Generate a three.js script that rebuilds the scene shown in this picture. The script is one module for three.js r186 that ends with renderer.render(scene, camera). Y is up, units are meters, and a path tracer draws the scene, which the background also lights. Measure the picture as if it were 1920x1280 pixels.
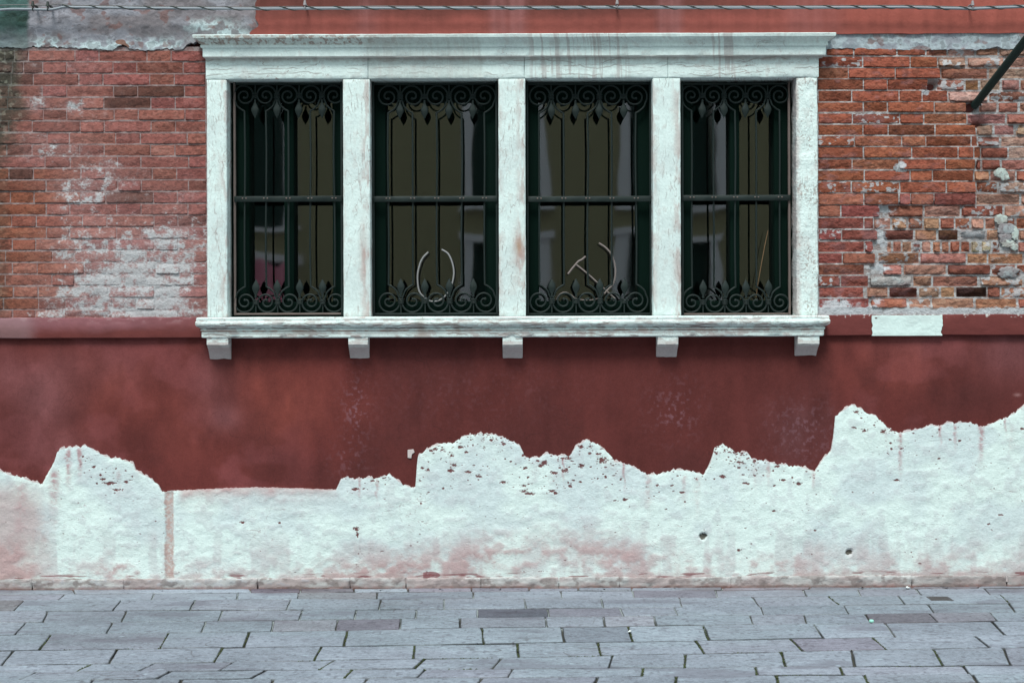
import * as THREE from 'three';
import { mergeGeometries, toCreasedNormals, mergeVertices } from 'three/addons/utils/BufferGeometryUtils.js';

// ───────────────────────── camera, sky, sun, exposure ─────────────────────────
const scene = new THREE.Scene();
const F = 2400, CX = 960, CY = 600, D = 8, EYE = 5 / 3, ROLL = 0.0035, PX = 300;   // photo pixels; 300 px = 1 m on the wall plane
const camera = new THREE.PerspectiveCamera(2 * Math.atan(639.4 / F) * 180 / Math.PI, 1024 / 682, 0.1, 200);
camera.position.set(0, EYE, D);
camera.rotation.set(0, 0, -ROLL);
camera.focus = 8; camera.userData.fStop = 3.2;
camera.setViewOffset(1024, 682, 0, 21, 1024, 682);                 // shifted lens: the horizon lies above the middle of the frame
const SUN = new THREE.Vector3(-0.13, 0.86, 0.48).normalize();
{
  const w = 256, h = 128, d = new Float32Array(w * h * 4);
  for (let j = 0; j < h; j++) for (let i = 0; i < w; i++) {
    const el = (j + 0.5) / h * Math.PI - Math.PI / 2, az = (i + 0.5) / w * 2 * Math.PI - Math.PI;
    const dir = new THREE.Vector3(Math.cos(el) * Math.cos(az), Math.sin(el), Math.cos(el) * Math.sin(az));
    const s = Math.max(0, Math.sin(el)), glow = Math.pow(Math.max(0, dir.dot(SUN)), 6);
    const L = el < 0 ? 0.25 : 0.42 + 0.62 * s + 0.55 * glow, k = (j * w + i) * 4;
    d[k] = L * 0.46; d[k + 1] = L * 0.58; d[k + 2] = L * 0.605; d[k + 3] = 1;
  }
  const t = new THREE.DataTexture(d, w, h, THREE.RGBAFormat, THREE.FloatType);
  t.mapping = THREE.EquirectangularReflectionMapping; t.magFilter = t.minFilter = THREE.LinearFilter; t.needsUpdate = true;
  scene.background = t; scene.environment = t;
}
const sun = new THREE.DirectionalLight(0xfcfff8, 1.5);
sun.position.copy(SUN).multiplyScalar(30); sun.castShadow = true; sun.shadow.radius = 34; sun.shadow.mapSize.set(4096, 4096);
Object.assign(sun.shadow.camera, { left: -9, right: 9, top: 10, bottom: -10, near: 1, far: 70 });
scene.add(sun); scene.add(sun.target);
const EXPOSURE = 2.2;

// ───────────────────────── helpers ─────────────────────────
let seed = 20240611;
const rnd = () => { seed = (seed + 0x6D2B79F5) | 0; let t = Math.imul(seed ^ seed >>> 15, 1 | seed); t = t + Math.imul(t ^ t >>> 7, 61 | t) ^ t; return ((t ^ t >>> 14) >>> 0) / 4294967296; };
const rr = (a, b) => a + (b - a) * rnd();
const PERM = new Float32Array(65536); for (let i = 0; i < 65536; i++) PERM[i] = rnd();
const hash = (x, y) => PERM[(Math.imul(x, 73) + Math.imul(y, 9781) + ((x * y) & 1023)) & 65535];
function noise(x, y) {                                             // value noise, 0..1
  const xi = Math.floor(x), yi = Math.floor(y); let u = x - xi, v = y - yi;
  u = u * u * (3 - 2 * u); v = v * v * (3 - 2 * v);
  const a = hash(xi, yi), b = hash(xi + 1, yi), c = hash(xi, yi + 1), e = hash(xi + 1, yi + 1);
  return a + (b - a) * u + (c - a) * v + (a - b - c + e) * u * v;
}
function fbm(x, y, o = 4) { let s = 0, a = 0.5, t = 0; for (let i = 0; i < o; i++) { s += a * noise(x, y); t += a; x = x * 2.03 + 17.3; y = y * 2.03 + 9.1; a *= 0.5; } return s / t; }
const ss = (a, b, x) => { const t = Math.min(1, Math.max(0, (x - a) / (b - a))); return t * t * (3 - 2 * t); };
const lerp = (a, b, t) => a + (b - a) * t;
const clamp = (x, a = 0, b = 1) => Math.min(b, Math.max(a, x));
const mix3 = (a, b, t) => [a[0] + (b[0] - a[0]) * t, a[1] + (b[1] - a[1]) * t, a[2] + (b[2] - a[2]) * t];
const crack = (x, y, w) => { const n = Math.abs(fbm(x, y, 3) - 0.5); return 1 - ss(0, w, n); };   // thin lines along the middle level of a noise
const sRGB = x => { x = clamp(x); return x <= 0.0031308 ? 12.92 * x : 1.055 * Math.pow(x, 1 / 2.4) - 0.055; };
const LUT = new Uint8Array(4097); for (let i = 0; i <= 4096; i++) LUT[i] = Math.round(sRGB(i / 4096) * 255);
const enc = x => LUT[Math.round(clamp(x) * 4096)];

// wall coordinates: wx, wy are photo pixels on the wall plane (levelled); W turns them into metres
const X = wx => (wx - CX) / PX, Y = wy => (1100 - wy) / PX;
const LV = (px, py) => [px - ROLL * (py - CY), py + ROLL * (px - CX)];                              // levels the slightly tilted photograph
const ly = (px, py) => py + ROLL * (px - CX);
function at(px, py, z) { const [x, y] = LV(px, py), d = D - z; return [(x - CX) / F * d, EYE - (y - CY) / F * d]; }

// a texture pair (colour, height) over a wall rectangle given in wall pixels; f(wx, wy, out) fills out = [r, g, b, height]
function wallTex(x0, y0, x1, y1, w, h, f, toX = null) {
  const c = new Uint8Array(w * h * 4), b = new Uint8Array(w * h * 4), o = [0, 0, 0, 0.5];
  for (let j = 0; j < h; j++) for (let i = 0; i < w; i++) {
    const wx = x0 + (i + 0.5) / w * (x1 - x0), wy = y1 + (j + 0.5) / h * (y0 - y1), k = (j * w + i) * 4;
    f(wx, wy, o, i, j);
    c[k] = enc(o[0]); c[k + 1] = enc(o[1]); c[k + 2] = enc(o[2]); c[k + 3] = 255;
    b[k] = b[k + 1] = b[k + 2] = Math.round(clamp(o[3]) * 255); b[k + 3] = 255;
  }
  const mk = (d, srgb) => { const t = new THREE.DataTexture(d, w, h); t.magFilter = THREE.LinearFilter; t.minFilter = THREE.LinearMipmapLinearFilter; t.generateMipmaps = true; if (srgb) t.colorSpace = THREE.SRGBColorSpace; t.wrapS = t.wrapT = THREE.RepeatWrapping; t.needsUpdate = true; return t; };
  return { map: mk(c, true), bump: mk(b, false), rect: [X(x0), Y(y1), X(x1), Y(y0)] };
}
const wallMat = (t, bump, rough = 0.9, extra = {}) => new THREE.MeshPhysicalMaterial({ specularIntensity: 0.3, map: t.map, bumpMap: bump ? t.bump : null, bumpScale: bump || 1, roughness: rough, metalness: 0, ...extra });
function uvRect(g, r, depth = 0.7) {                               // uv from world x, y; sides slide along so that they do not streak
  const p = g.attributes.position, uv = new Float32Array(p.count * 2);
  for (let i = 0; i < p.count; i++) { const x = p.getX(i) + depth * p.getZ(i), y = p.getY(i) + 0.6 * depth * p.getZ(i); uv[2 * i] = (x - r[0]) / (r[2] - r[0]); uv[2 * i + 1] = (y - r[1]) / (r[3] - r[1]); }
  g.setAttribute('uv', new THREE.BufferAttribute(uv, 2)); return g;
}
function gridSurface(nx, ny, f, skirt = 0, sides = 'lrtb') {        // f(u, v) -> [x, y, z]; a skirt folds the border back by that depth
  const pos = [], idx = [];
  for (let j = 0; j <= ny; j++) for (let i = 0; i <= nx; i++) pos.push(...f(i / nx, j / ny));
  for (let j = 0; j < ny; j++) for (let i = 0; i < nx; i++) { const a = j * (nx + 1) + i, b = a + 1, c = a + nx + 1, e = c + 1; idx.push(a, b, e, a, e, c); }
  if (skirt) {
    const edge = list => { const s = pos.length / 3; for (const k of list) { pos.push(pos[3 * k], pos[3 * k + 1], pos[3 * k + 2]); pos.push(pos[3 * k], pos[3 * k + 1], pos[3 * k + 2] - skirt); } for (let i = 0; i + 1 < list.length; i++) { const a = s + 2 * i; idx.push(a, a + 1, a + 3, a, a + 3, a + 2); } };
    const L = [], R = [], B = [], T = [];
    for (let j = 0; j <= ny; j++) { L.push((ny - j) * (nx + 1)); R.push(j * (nx + 1) + nx); }
    for (let i = 0; i <= nx; i++) { B.push(i); T.push(ny * (nx + 1) + nx - i); }
    if (sides.includes('l')) edge(L); if (sides.includes('r')) edge(R); if (sides.includes('b')) edge(B); if (sides.includes('t')) edge(T);
  }
  const g = new THREE.BufferGeometry();
  g.setAttribute('position', new THREE.Float32BufferAttribute(pos, 3)); g.setIndex(idx); g.computeVertexNormals();
  return g;
}
function polyY(list) {                                             // y along a traced polyline
  return x => { for (let i = 1; i < list.length; i++) if (x <= list[i][0]) { const a = list[i - 1], b = list[i]; return lerp(a[1], b[1], clamp((x - a[0]) / (b[0] - a[0] || 1))); } return list[list.length - 1][1]; };
}
function roughBox(x0, x1, y0, y1, z0, z1, r = 0.006, step = 0.03, amp = 0.0015, freq = 14) {     // a worn stone block: rounded arrises, slightly uneven
  const w = x1 - x0, h = y1 - y0, d = z1 - z0, n = s => Math.min(160, Math.max(1, Math.round(s / step)));
  const nx = n(w), ny = n(h), nz = n(d);
  const g = new THREE.BoxGeometry(2, 2, 2, nx + 2, ny + 2, nz + 2), p = g.attributes.position;
  const co = (t, k, a, b) => { const i = Math.round((t + 1) / 2 * (k + 2)); return i === 0 ? a : i === k + 2 ? b : a + r + (b - a - 2 * r) * (i - 1) / k; };
  for (let i = 0; i < p.count; i++) {
    let x = co(p.getX(i), nx, x0, x1), y = co(p.getY(i), ny, y0, y1), z = co(p.getZ(i), nz, z0, z1);
    const qx = clamp(x, x0 + r, x1 - r), qy = clamp(y, y0 + r, y1 - r), qz = clamp(z, z0 + r, z1 - r);
    const dx = x - qx, dy = y - qy, dz = z - qz, l = Math.hypot(dx, dy, dz);
    const nn = fbm((x + z * 0.7) * freq + 3, (y - z * 0.6) * freq + 7, 3) - 0.5, chip = Math.pow(noise((x - z) * 31 + 5, (y + z) * 31 + 1), 5) * (l > r * 1.01 ? 1 : 0);
    if (l > 0) { const k = (r - chip * r * 0.9 + nn * amp * 2) / l; x = qx + dx * k; y = qy + dy * k; z = qz + dz * k; }
    p.setXYZ(i, x, y, z);
  }
  return toCreasedNormals(g, 0.7);
}
function box(x0, x1, y0, y1, z0, z1) { const g = new THREE.BoxGeometry(x1 - x0, y1 - y0, z1 - z0); g.translate((x0 + x1) / 2, (y0 + y1) / 2, (z0 + z1) / 2); return g; }
const used = {};
function numbered(n) { const k = used[n] = (used[n] ?? -1) + 1; return k ? `${n}_${String(k).padStart(3, '0')}` : n; }
function mesh(name, g, m, parent = scene) {
  const o = new THREE.Mesh(Array.isArray(g) ? mergeGeometries(g.map(q => q.index ? q.toNonIndexed() : q)) : g, m);
  o.name = numbered(name); o.castShadow = o.receiveShadow = true; parent.add(o); return o;
}
function group(name, parent = scene) { const o = new THREE.Group(); o.name = numbered(name); parent.add(o); return o; }
function tag(o, label, category, grp, kind) { if (label) o.userData.label = label; if (category) o.userData.category = category; if (grp) o.userData.group = grp; if (kind) o.userData.kind = kind; return o; }
const lin = (r, g, b) => new THREE.Color().setRGB(r, g, b);
const tube = (pts, r, n, rs = 8) => new THREE.TubeGeometry(new THREE.CatmullRomCurve3(pts.map(p => new THREE.Vector3(...p)), false, 'centripetal'), n, r, rs, false);

// ───────────────────────── ground and pavement ─────────────────────────
const groundMat = new THREE.MeshStandardMaterial({ color: lin(0.27, 0.30, 0.33), roughness: 0.95 });
{
  const g = new THREE.PlaneGeometry(120, 120, 1, 1); g.rotateX(-Math.PI / 2); g.translate(0, -0.05, 10);
  tag(mesh('ground', g, groundMat), 'grey ground of the street under the stone slabs', null, null, 'structure');
}
const pavement = tag(group('pavement'), 'street paving of grey stone slabs in long uneven rows', null, null, 'structure');
const zOf = (px, py) => D - F * EYE / (ly(px, py) - CY);
const xOf = (px, py) => (LV(px, py)[0] - CX) / F * (D - zOf(px, py));
{
  // row lines: photo y at x = 320, 960, 1600
  const lines = [[1098, 1095, 1092], [1111, 1107, 1103], [1123, 1121, 1116], [1143, 1140, 1133], [1163, 1156, 1149], [1185, 1175, 1167], [1214, 1205, 1194], [1241, 1231, 1218], [1256, 1252, 1248], [1271, 1268, 1264], [1288, 1285, 1281]];
  // joints per row: photo x at the row's upper and lower line
  const joints = [
    [[-90, -100], [147, 141], [475, 470], [568, 563], [667, 664], [767, 765], [885, 884], [992, 992], [1083, 1084], [1182, 1184], [1350, 1353], [1512, 1516], [1700, 1706], [1825, 1832], [2010, 2020]],
    [[-120, -132], [122, 106], [290, 283], [447, 443], [561, 557], [708, 706], [888, 887], [1052, 1053], [1187, 1189], [1341, 1345], [1506, 1512], [1608, 1614], [1718, 1728], [1846, 1858], [2030, 2040]],
    [[-130, -150], [46, 24], [228, 210], [367, 355], [546, 536], [715, 710], [833, 832], [983, 986], [1127, 1131], [1274, 1278], [1411, 1424], [1553, 1575], [1684, 1697], [1876, 1893], [2040, 2060]],
    [[-170, -195], [90, 79], [238, 226], [418, 409], [568, 560], [669, 664], [781, 779], [896, 895], [1027, 1029], [1163, 1169], [1264, 1271], [1426, 1432], [1582, 1592], [1740, 1752], [1892, 1904], [2070, 2085]],
    [[-110, -135], [49, 26], [212, 198], [387, 376], [514, 508], [634, 628], [752, 749], [863, 862], [1023, 1025], [1132, 1134], [1226, 1230], [1406, 1412], [1507, 1513], [1622, 1634], [1741, 1759], [1856, 1870], [2050, 2065]],
    [[-140, -175], [97, 72], [317, 298], [468, 455], [652, 644], [903, 906], [1054, 1058], [1178, 1186], [1318, 1329], [1525, 1544], [1659, 1680], [1860, 1885], [2060, 2080]],
    [[-180, -215], [26, 1], [221, 203], [418, 400], [604, 588], [778, 774], [970, 972], [1121, 1127], [1305, 1321], [1482, 1506], [1636, 1662], [1827, 1856], [2080, 2110]],
    [[-160, -200], [172, 142], [290, 259], [438, 409], [628, 598], [796, 774], [941, 921], [1149, 1141], [1285, 1283], [1465, 1473], [1597, 1603], [1750, 1768], [1880, 1895], [2080, 2110]],
    [[-190, -240], [70, 34], [321, 291], [499, 469], [661, 645], [798, 781], [962, 951], [1206, 1203], [1416, 1419], [1575, 1581], [1806, 1818], [2080, 2110]],
    [[-200, -240], [176, 158], [342, 330], [514, 503], [690, 674], [905, 892], [1121, 1114], [1268, 1265], [1456, 1459], [1620, 1628], [1822, 1834], [2100, 2120]],
  ];
  const lineY = (L, x) => x < 960 ? lerp(L[0], L[1], (x - 320) / 640) : lerp(L[1], L[2], (x - 960) / 640);
  const tones = [];
  const mats = [];
  // the stone: grey trachyte with fine grain, flecks, worn streaks and a few spatters
  const tex = (() => {
    const w = 2048, h = 1024, x0 = -4, x1 = 4, z0 = -0.1, z1 = 3.9, c = new Uint8Array(w * h * 4), b = new Uint8Array(w * h * 4);
    const spots = []; for (let i = 0; i < 90; i++) spots.push([rr(-3.5, 3.5), rr(0.05, 2.3), rr(0.006, 0.02), rr(0.004, 0.008)]);
    const spotMask = new Float32Array(w * h);
    for (const [sx, sz, rx, rz] of spots) { const ci = (sx - x0) / (x1 - x0) * w, cj = (sz - z0) / (z1 - z0) * h, ri = rx / (x1 - x0) * w + 1, rj = rz / (z1 - z0) * h + 1; for (let j = Math.floor(cj - rj); j <= cj + rj; j++) for (let i = Math.floor(ci - ri); i <= ci + ri; i++) if (i >= 0 && j >= 0 && i < w && j < h) { const q = ((i - ci) / ri) ** 2 + ((j - cj) / rj) ** 2; if (q < 1) spotMask[j * w + i] = Math.max(spotMask[j * w + i], (1 - q) * 1.6); } }
    for (let j = 0; j < h; j++) for (let i = 0; i < w; i++) {
      const x = x0 + (i + 0.5) / w * (x1 - x0), z = z0 + (j + 0.5) / h * (z1 - z0), k = (j * w + i) * 4;
      const big = fbm(x * 1.3, z * 2.2 + 4, 4), mid = fbm(x * 8 + 3, z * 11, 4), fine = fbm(x * 70, z * 75, 3), gr = hash(i, j);
      let v = 0.80 + (big - 0.5) * 0.5 + (mid - 0.5) * 0.22 + (fine - 0.5) * 0.36 + (gr - 0.5) * 0.30;
      let col = mix3([v * 0.99, v * 0.985, v * 0.99], [v * 1.0, v * 0.95, v * 0.98], ss(0.45, 0.62, fbm(x * 0.9 + 50, z * 1.8, 3)) * 0.8);
      const scr = ss(0.60, 0.74, fbm(x * 5 + 11, z * 70 + 3, 3)) * ss(0.42, 0.6, big); col = mix3(col, [0.62, 0.54, 0.55], scr * 0.45);
      const wd = px => (px - 960) / 300, near = ss(0.22, 0.03, z + (mid - 0.5) * 0.2); let dirt = 0; for (const [p, q] of [[20, 45], [200, 70], [1545, 60], [1860, 55], [560, 60], [1320, 50]]) dirt = Math.max(dirt, Math.exp(-(((x - wd(p)) / (q / 300)) ** 2))); col = mix3(col, [0.42, 0.28, 0.25], near * dirt * 0.8);
      const wallDirt = ss(0.75, 0.0, z + (fbm(x * 3, z * 9 + 2, 3) - 0.5) * 0.7); col = mix3(col, [0.86, 0.74, 0.74], wallDirt * 0.4);
      const dark = ss(0.62, 0.78, fbm(x * 2.1 + 31, z * 7 + 8, 4)); col = mix3(col, [0.5, 0.43, 0.46], dark * 0.6);
      const edge = crack(x * 2.2 + 9, z * 5, 0.012) * ss(0.55, 0.66, fbm(x * 1.1, z * 2 + 40, 2)); col = mix3(col, [0.3, 0.24, 0.23], edge * 0.7);
      const pit = ss(0.74, 0.82, noise(x * 55 + 9, z * 80)); col = mix3(col, [0.42, 0.38, 0.40], pit * 0.6); const fl = ss(0.68, 0.76, fbm(x * 22 + 70, z * 60, 2)); col = mix3(col, [0.55, 0.48, 0.50], fl * 0.35);
      col = mix3(col, [1.25, 1.3, 1.3], clamp(spotMask[j * w + i]) * 0.6);
      c[k] = enc(col[0] * 0.262); c[k + 1] = enc(col[1] * 0.298); c[k + 2] = enc(col[2] * 0.348); c[k + 3] = 255;
      const hgt = 0.5 + (mid - 0.5) * 0.5 + (fine - 0.5) * 0.45 - pit * 0.2; b[k] = b[k + 1] = b[k + 2] = Math.round(clamp(hgt) * 255); b[k + 3] = 255;
    }
    const mk = (d, s) => { const t = new THREE.DataTexture(d, w, h); t.magFilter = THREE.LinearFilter; t.minFilter = THREE.LinearMipmapLinearFilter; t.generateMipmaps = true; if (s) t.colorSpace = THREE.SRGBColorSpace; t.wrapS = t.wrapT = THREE.RepeatWrapping; t.needsUpdate = true; return t; };
    return { map: mk(c, true), bump: mk(b, false), x0, x1, z0, z1 };
  })();
  const slabMat = new THREE.MeshPhysicalMaterial({ specularIntensity: 0.4, map: tex.map, bumpMap: tex.bump, bumpScale: 0.004, roughness: 0.8, vertexColors: true });
  function slab(A, B, C, E, tone, lift, near = true) {                          // far left, far right, near right, near left in (x, z)
    const n = 14, pts = [], per = [[A, B], [B, C], [C, E], [E, A]], s0 = rnd() * 90;
    const cx = (A[0] + B[0] + C[0] + E[0]) / 4, cz = (A[1] + B[1] + C[1] + E[1]) / 4;
    for (const [p, q] of per) { const L = Math.hypot(q[0] - p[0], q[1] - p[1]), k = Math.max(3, Math.min(n, Math.round(L / 0.06))); for (let i = 0; i < k; i++) { const t = i / k, x = lerp(p[0], q[0], t), z = lerp(p[1], q[1], t), nx = -(q[1] - p[1]) / L, nz = (q[0] - p[0]) / L, o = (fbm(x * 9 + s0, z * 9, 3) - 0.40) * 0.007 + (i === 0 ? 0.004 : 0); pts.push([x + nx * o, z + nz * o]); } }
    const m = pts.length, dirt = pts.map(([x, z], i) => { const n = ss(0.40, 0.60, fbm(x * 2.3 + 7, z * 4 + 3, 3)), across = Math.abs(x - cx) < Math.abs(A[0] - B[0]) * 0.47; return near ? lerp(0.34, across ? 0.9 : 1.0, n) : lerp(0.62, 1.1, n); }), pos = [], col = [], idx = [], tx = rr(-0.006, 0.006), tz = rr(-0.006, 0.006);
    const ring = (inset, y, edge = false) => { for (const [i, [x, z]] of pts.entries()) { const tn = edge ? [tone[0] * dirt[i], tone[1] * dirt[i] * 0.97, tone[2] * dirt[i] * 0.92] : tone; const dx = cx - x, dz = cz - z, l = Math.hypot(dx, dz); const X_ = x + dx / l * inset, Z_ = z + dz / l * inset; pos.push(X_, y + lift + (X_ - cx) * tx + (Z_ - cz) * tz * 2 + (y > -0.01 ? (noise(X_ * 9, Z_ * 9) - 0.5) * 0.0025 : 0), Z_); col.push(...tn); } };
    ring(0, -0.045, true); ring(0, -0.006, true); ring(0.003, -0.0015, true); ring(0.007, 0); ring(0.07, 0.0012); pos.push(cx, lift + 0.0015, cz); col.push(...tone);
    for (let r = 0; r < 4; r++) for (let i = 0; i < m; i++) { const a = r * m + i, b = r * m + (i + 1) % m, c = a + m, e = b + m; idx.push(a, c, e, a, e, b); }
    for (let i = 0; i < m; i++) idx.push(4 * m + i, 5 * m, 4 * m + (i + 1) % m);
    const g = new THREE.BufferGeometry(); g.setAttribute('position', new THREE.Float32BufferAttribute(pos, 3)); g.setAttribute('color', new THREE.Float32BufferAttribute(col, 3)); g.setIndex(idx);
    const uv = []; for (let i = 0; i < pos.length; i += 3) uv.push((pos[i] + pos[i + 1] * 0.5 - tex.x0) / (tex.x1 - tex.x0), (pos[i + 2] + pos[i + 1] * 0.5 - tex.z0) / (tex.z1 - tex.z0));
    g.setAttribute('uv', new THREE.Float32BufferAttribute(uv, 2)); g.computeVertexNormals();
    mesh('slab', g, slabMat, pavement);
  }
  const special = { '0:2': [.62, .5, .53], '0:1': [1.22, 1.24, 1.25], '0:3': [.66, .56, .56], '0:5': [1.0, .86, .88], '0:6': [.82, .72, .74], '0:4': [1.25, 1.27, 1.26], '1:4': [.86, .80, .76], '2:0': [.8, .7, .66], '3:7': [.46, .42, .45], '4:5': [.72, .6, .63], '3:8': [.84, .75, .77], '4:13': [.62, .53, .53], '4:14': [.84, .74, .74], '4:4': [1.05, .95, .94], '4:9': [1.08, .98, .98], '6:9': [.86, .76, .79], '5:6': [.78, .76, .78], '0:10': [1.02, .86, .84], '0:12': [.8, .68, .66], '8:5': [.98, .93, .95], '9:5': [.95, .90, .92], '1:8': [.8, .72, .74] };
  const G = 0.0016;
  for (let r = 0; r < 10; r++) {
    const U = lines[r], V = lines[r + 1], J = joints[r];
    for (let i = 0; i + 1 < J.length; i++) {
      const q = (x, L) => { const y = lineY(L, x); return [xOf(x, y), zOf(x, y)]; };
      let A = q(J[i][0], U), B = q(J[i + 1][0], U), C = q(J[i + 1][1], V), E = q(J[i][1], V);
      if (r === 0) { A[1] = B[1] = 0.02; }
      const gx = G + (r >= 5 && rnd() < 0.5 ? 0.002 : 0);
      const gz = r >= 4 ? rr(0.0018, 0.004) : rr(0.001, 0.003); A = [A[0] + gx, A[1] + gz]; B = [B[0] - gx, B[1] + gz]; C = [C[0] - gx, C[1] - gz]; E = [E[0] + gx, E[1] - gz];
      const v = rr(0.90, 1.07), pk = rnd() < 0.25 ? rr(0.02, 0.07) : 0;
      const far = r < 5 ? 1.0 : 1.04;
      slab(A, B, C, E, special[`${r}:${i}`] || [v * far, v * far * (1 - pk), v * far * (1 - pk * 0.8)], rr(-0.002, 0.002), r >= 4);
    }
  }
  let z = zOf(960, 1285), x0 = -5;                                  // more rows towards and behind the camera, plainer
  for (let r = 0; r < 4; r++) {
    const d = rr(0.28, 0.36); let x = x0 + rr(-0.4, 0.2);
    while (x < 5) { const l = rr(0.5, 0.85), v = rr(0.9, 1.1); slab([x + G, z + G], [x + l - G, z + G], [x + l - G, z + d - G], [x + G, z + d - G], [v, v, v], rr(-0.002, 0.002)); x += l; }
    z += d;
  }
  {                                                                // the bed in the joints: dark earth, pale mortar where the joints were pointed
    const t = (() => { const w = 1024, h = 512, c = new Uint8Array(w * h * 4); for (let j = 0; j < h; j++) for (let i = 0; i < w; i++) { const x = -6 + 12 * i / w, zz = -0.2 + 4 * j / h, k = (j * w + i) * 4; const n = fbm(x * 20, zz * 20, 3), pale = ss(0.46, 0.6, fbm(x * 1.3 + 3, zz * 1.6, 3)) * ss(1.25, 1.0, zz); let col = mix3([0.028, 0.03, 0.022], [0.06, 0.05, 0.04], n); col = mix3(col, [0.30, 0.33, 0.33], pale * 0.9); c[k] = enc(col[0]); c[k + 1] = enc(col[1]); c[k + 2] = enc(col[2]); c[k + 3] = 255; } const q = new THREE.DataTexture(c, w, h); q.colorSpace = THREE.SRGBColorSpace; q.magFilter = THREE.LinearFilter; q.needsUpdate = true; return q; })();
    const g = gridSurface(60, 30, (u, v) => [-6 + 12 * u, -0.009 - 0.003 * noise(u * 200, v * 60), 3.8 - 4 * v]);
    const p = g.attributes.position, uv = []; for (let i = 0; i < p.count; i++) uv.push((p.getX(i) + 6) / 12, (p.getZ(i) + 0.2) / 4); g.setAttribute('uv', new THREE.Float32BufferAttribute(uv, 2));
    mesh('joint_bed', g, new THREE.MeshStandardMaterial({ map: t, roughness: 1 }), pavement);
  }
  {                                                                // moss in the joints
    const leaf = new THREE.IcosahedronGeometry(1, 0), N = 1500, im = new THREE.InstancedMesh(leaf, new THREE.MeshStandardMaterial({ color: lin(0.055, 0.066, 0.03), roughness: 1 }), N);
    const segs = []; const cr = [[5, 1], [5, 2], [5, 3], [5, 4], [5, 5], [5, 7], [6, 4], [6, 5], [6, 6], [6, 8], [6, 9], [6, 10], [7, 1], [7, 5], [7, 9], [7, 11], [8, 4], [8, 8], [8, 7], [2, 11], [2, 13], [7, 8], [8, 9], [5, 8], [6, 7], [9, 7], [9, 8], [9, 9], [6, 3], [7, 4]];
    for (const [r, i] of cr) { const q = (x, L) => { const y = lineY(L, x); return [xOf(x, y), zOf(x, y)]; }; segs.push([q(joints[r][i][0], lines[r]), q(joints[r][i][1], lines[r + 1])]); }
    for (const [r, a, b] of [[5, 75, 300], [6, 790, 925], [6, 1370, 1600], [7, 640, 900], [8, 1430, 1540], [7, 1650, 1880], [6, 1060, 1180], [9, 30, 140], [6, 560, 700]]) { const y0 = lineY(lines[r + 1], a), y1 = lineY(lines[r + 1], b); segs.push([[xOf(a, y0), zOf(a, y0)], [xOf(b, y1), zOf(b, y1)]]); }
    const m = new THREE.Matrix4(), qq = new THREE.Quaternion(), e = new THREE.Euler(), cc = new THREE.Color();
    for (let k = 0; k < N; k++) {
      const [p, q] = segs[Math.floor(rnd() * segs.length)], t = rnd(), s = rr(0.002, 0.0055);
      qq.setFromEuler(e.set(rnd() * 6, rnd() * 6, rnd() * 6));
      m.compose(new THREE.Vector3(lerp(p[0], q[0], t) + rr(-0.005, 0.005), rr(-0.007, -0.001), lerp(p[1], q[1], t) + rr(-0.005, 0.005)), qq, new THREE.Vector3(s, s * 0.8, s)); im.setMatrixAt(k, m);
      const v = rr(0.5, 1.3); im.setColorAt(k, cc.setRGB(v, v * rr(0.9, 1.15), v * 0.9));
    }
    im.name = 'moss'; im.castShadow = im.receiveShadow = true; tag(im, 'dark green moss growing in the joints of the paving', 'moss', null, 'stuff'); scene.add(im);
  }
}

// ───────────────────────── the red house ─────────────────────────
const house = tag(group('house'), 'old red house with four white stone windows, bare brick and flaking plaster', 'house');
const XL = -150, XR = 2070;                                        // the traced wall ends half a metre outside the frame on either side

{                                                                  // the mass of the house behind its skin, with the opening for the windows
  const m = new THREE.MeshStandardMaterial({ color: lin(0.16, 0.05, 0.045), roughness: 0.95 });
  const oL = X(400), oR = X(1522), oT = Y(128), oB = Y(612), b = -0.055;
  mesh('wall', [box(-9, oL, -0.2, 7.5, -0.6, b), box(oR, 9, -0.2, 7.5, -0.6, b), box(oL, oR, oT, 7.5, -0.6, b), box(oL, oR, -0.2, oB, -0.6, b),
    box(-9, X(XL) , -0.2, 7.5, b, -0.001), box(X(XR), 9, -0.2, 7.5, b, -0.001), box(X(XL), X(XR), Y(-40), 7.5, b, -0.001)], m, house);
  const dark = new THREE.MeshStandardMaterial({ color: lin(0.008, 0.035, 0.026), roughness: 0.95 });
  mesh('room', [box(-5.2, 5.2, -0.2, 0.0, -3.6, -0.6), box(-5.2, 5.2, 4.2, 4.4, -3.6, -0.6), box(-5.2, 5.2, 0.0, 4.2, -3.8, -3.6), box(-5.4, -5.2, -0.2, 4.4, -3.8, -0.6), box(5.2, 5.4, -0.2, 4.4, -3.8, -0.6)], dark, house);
  mesh('roof', [box(-9.3, 9.3, 7.5, 7.7, -4, 0.35)], new THREE.MeshStandardMaterial({ color: lin(0.2, 0.08, 0.05), roughness: 0.9 }), house);
}

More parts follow.
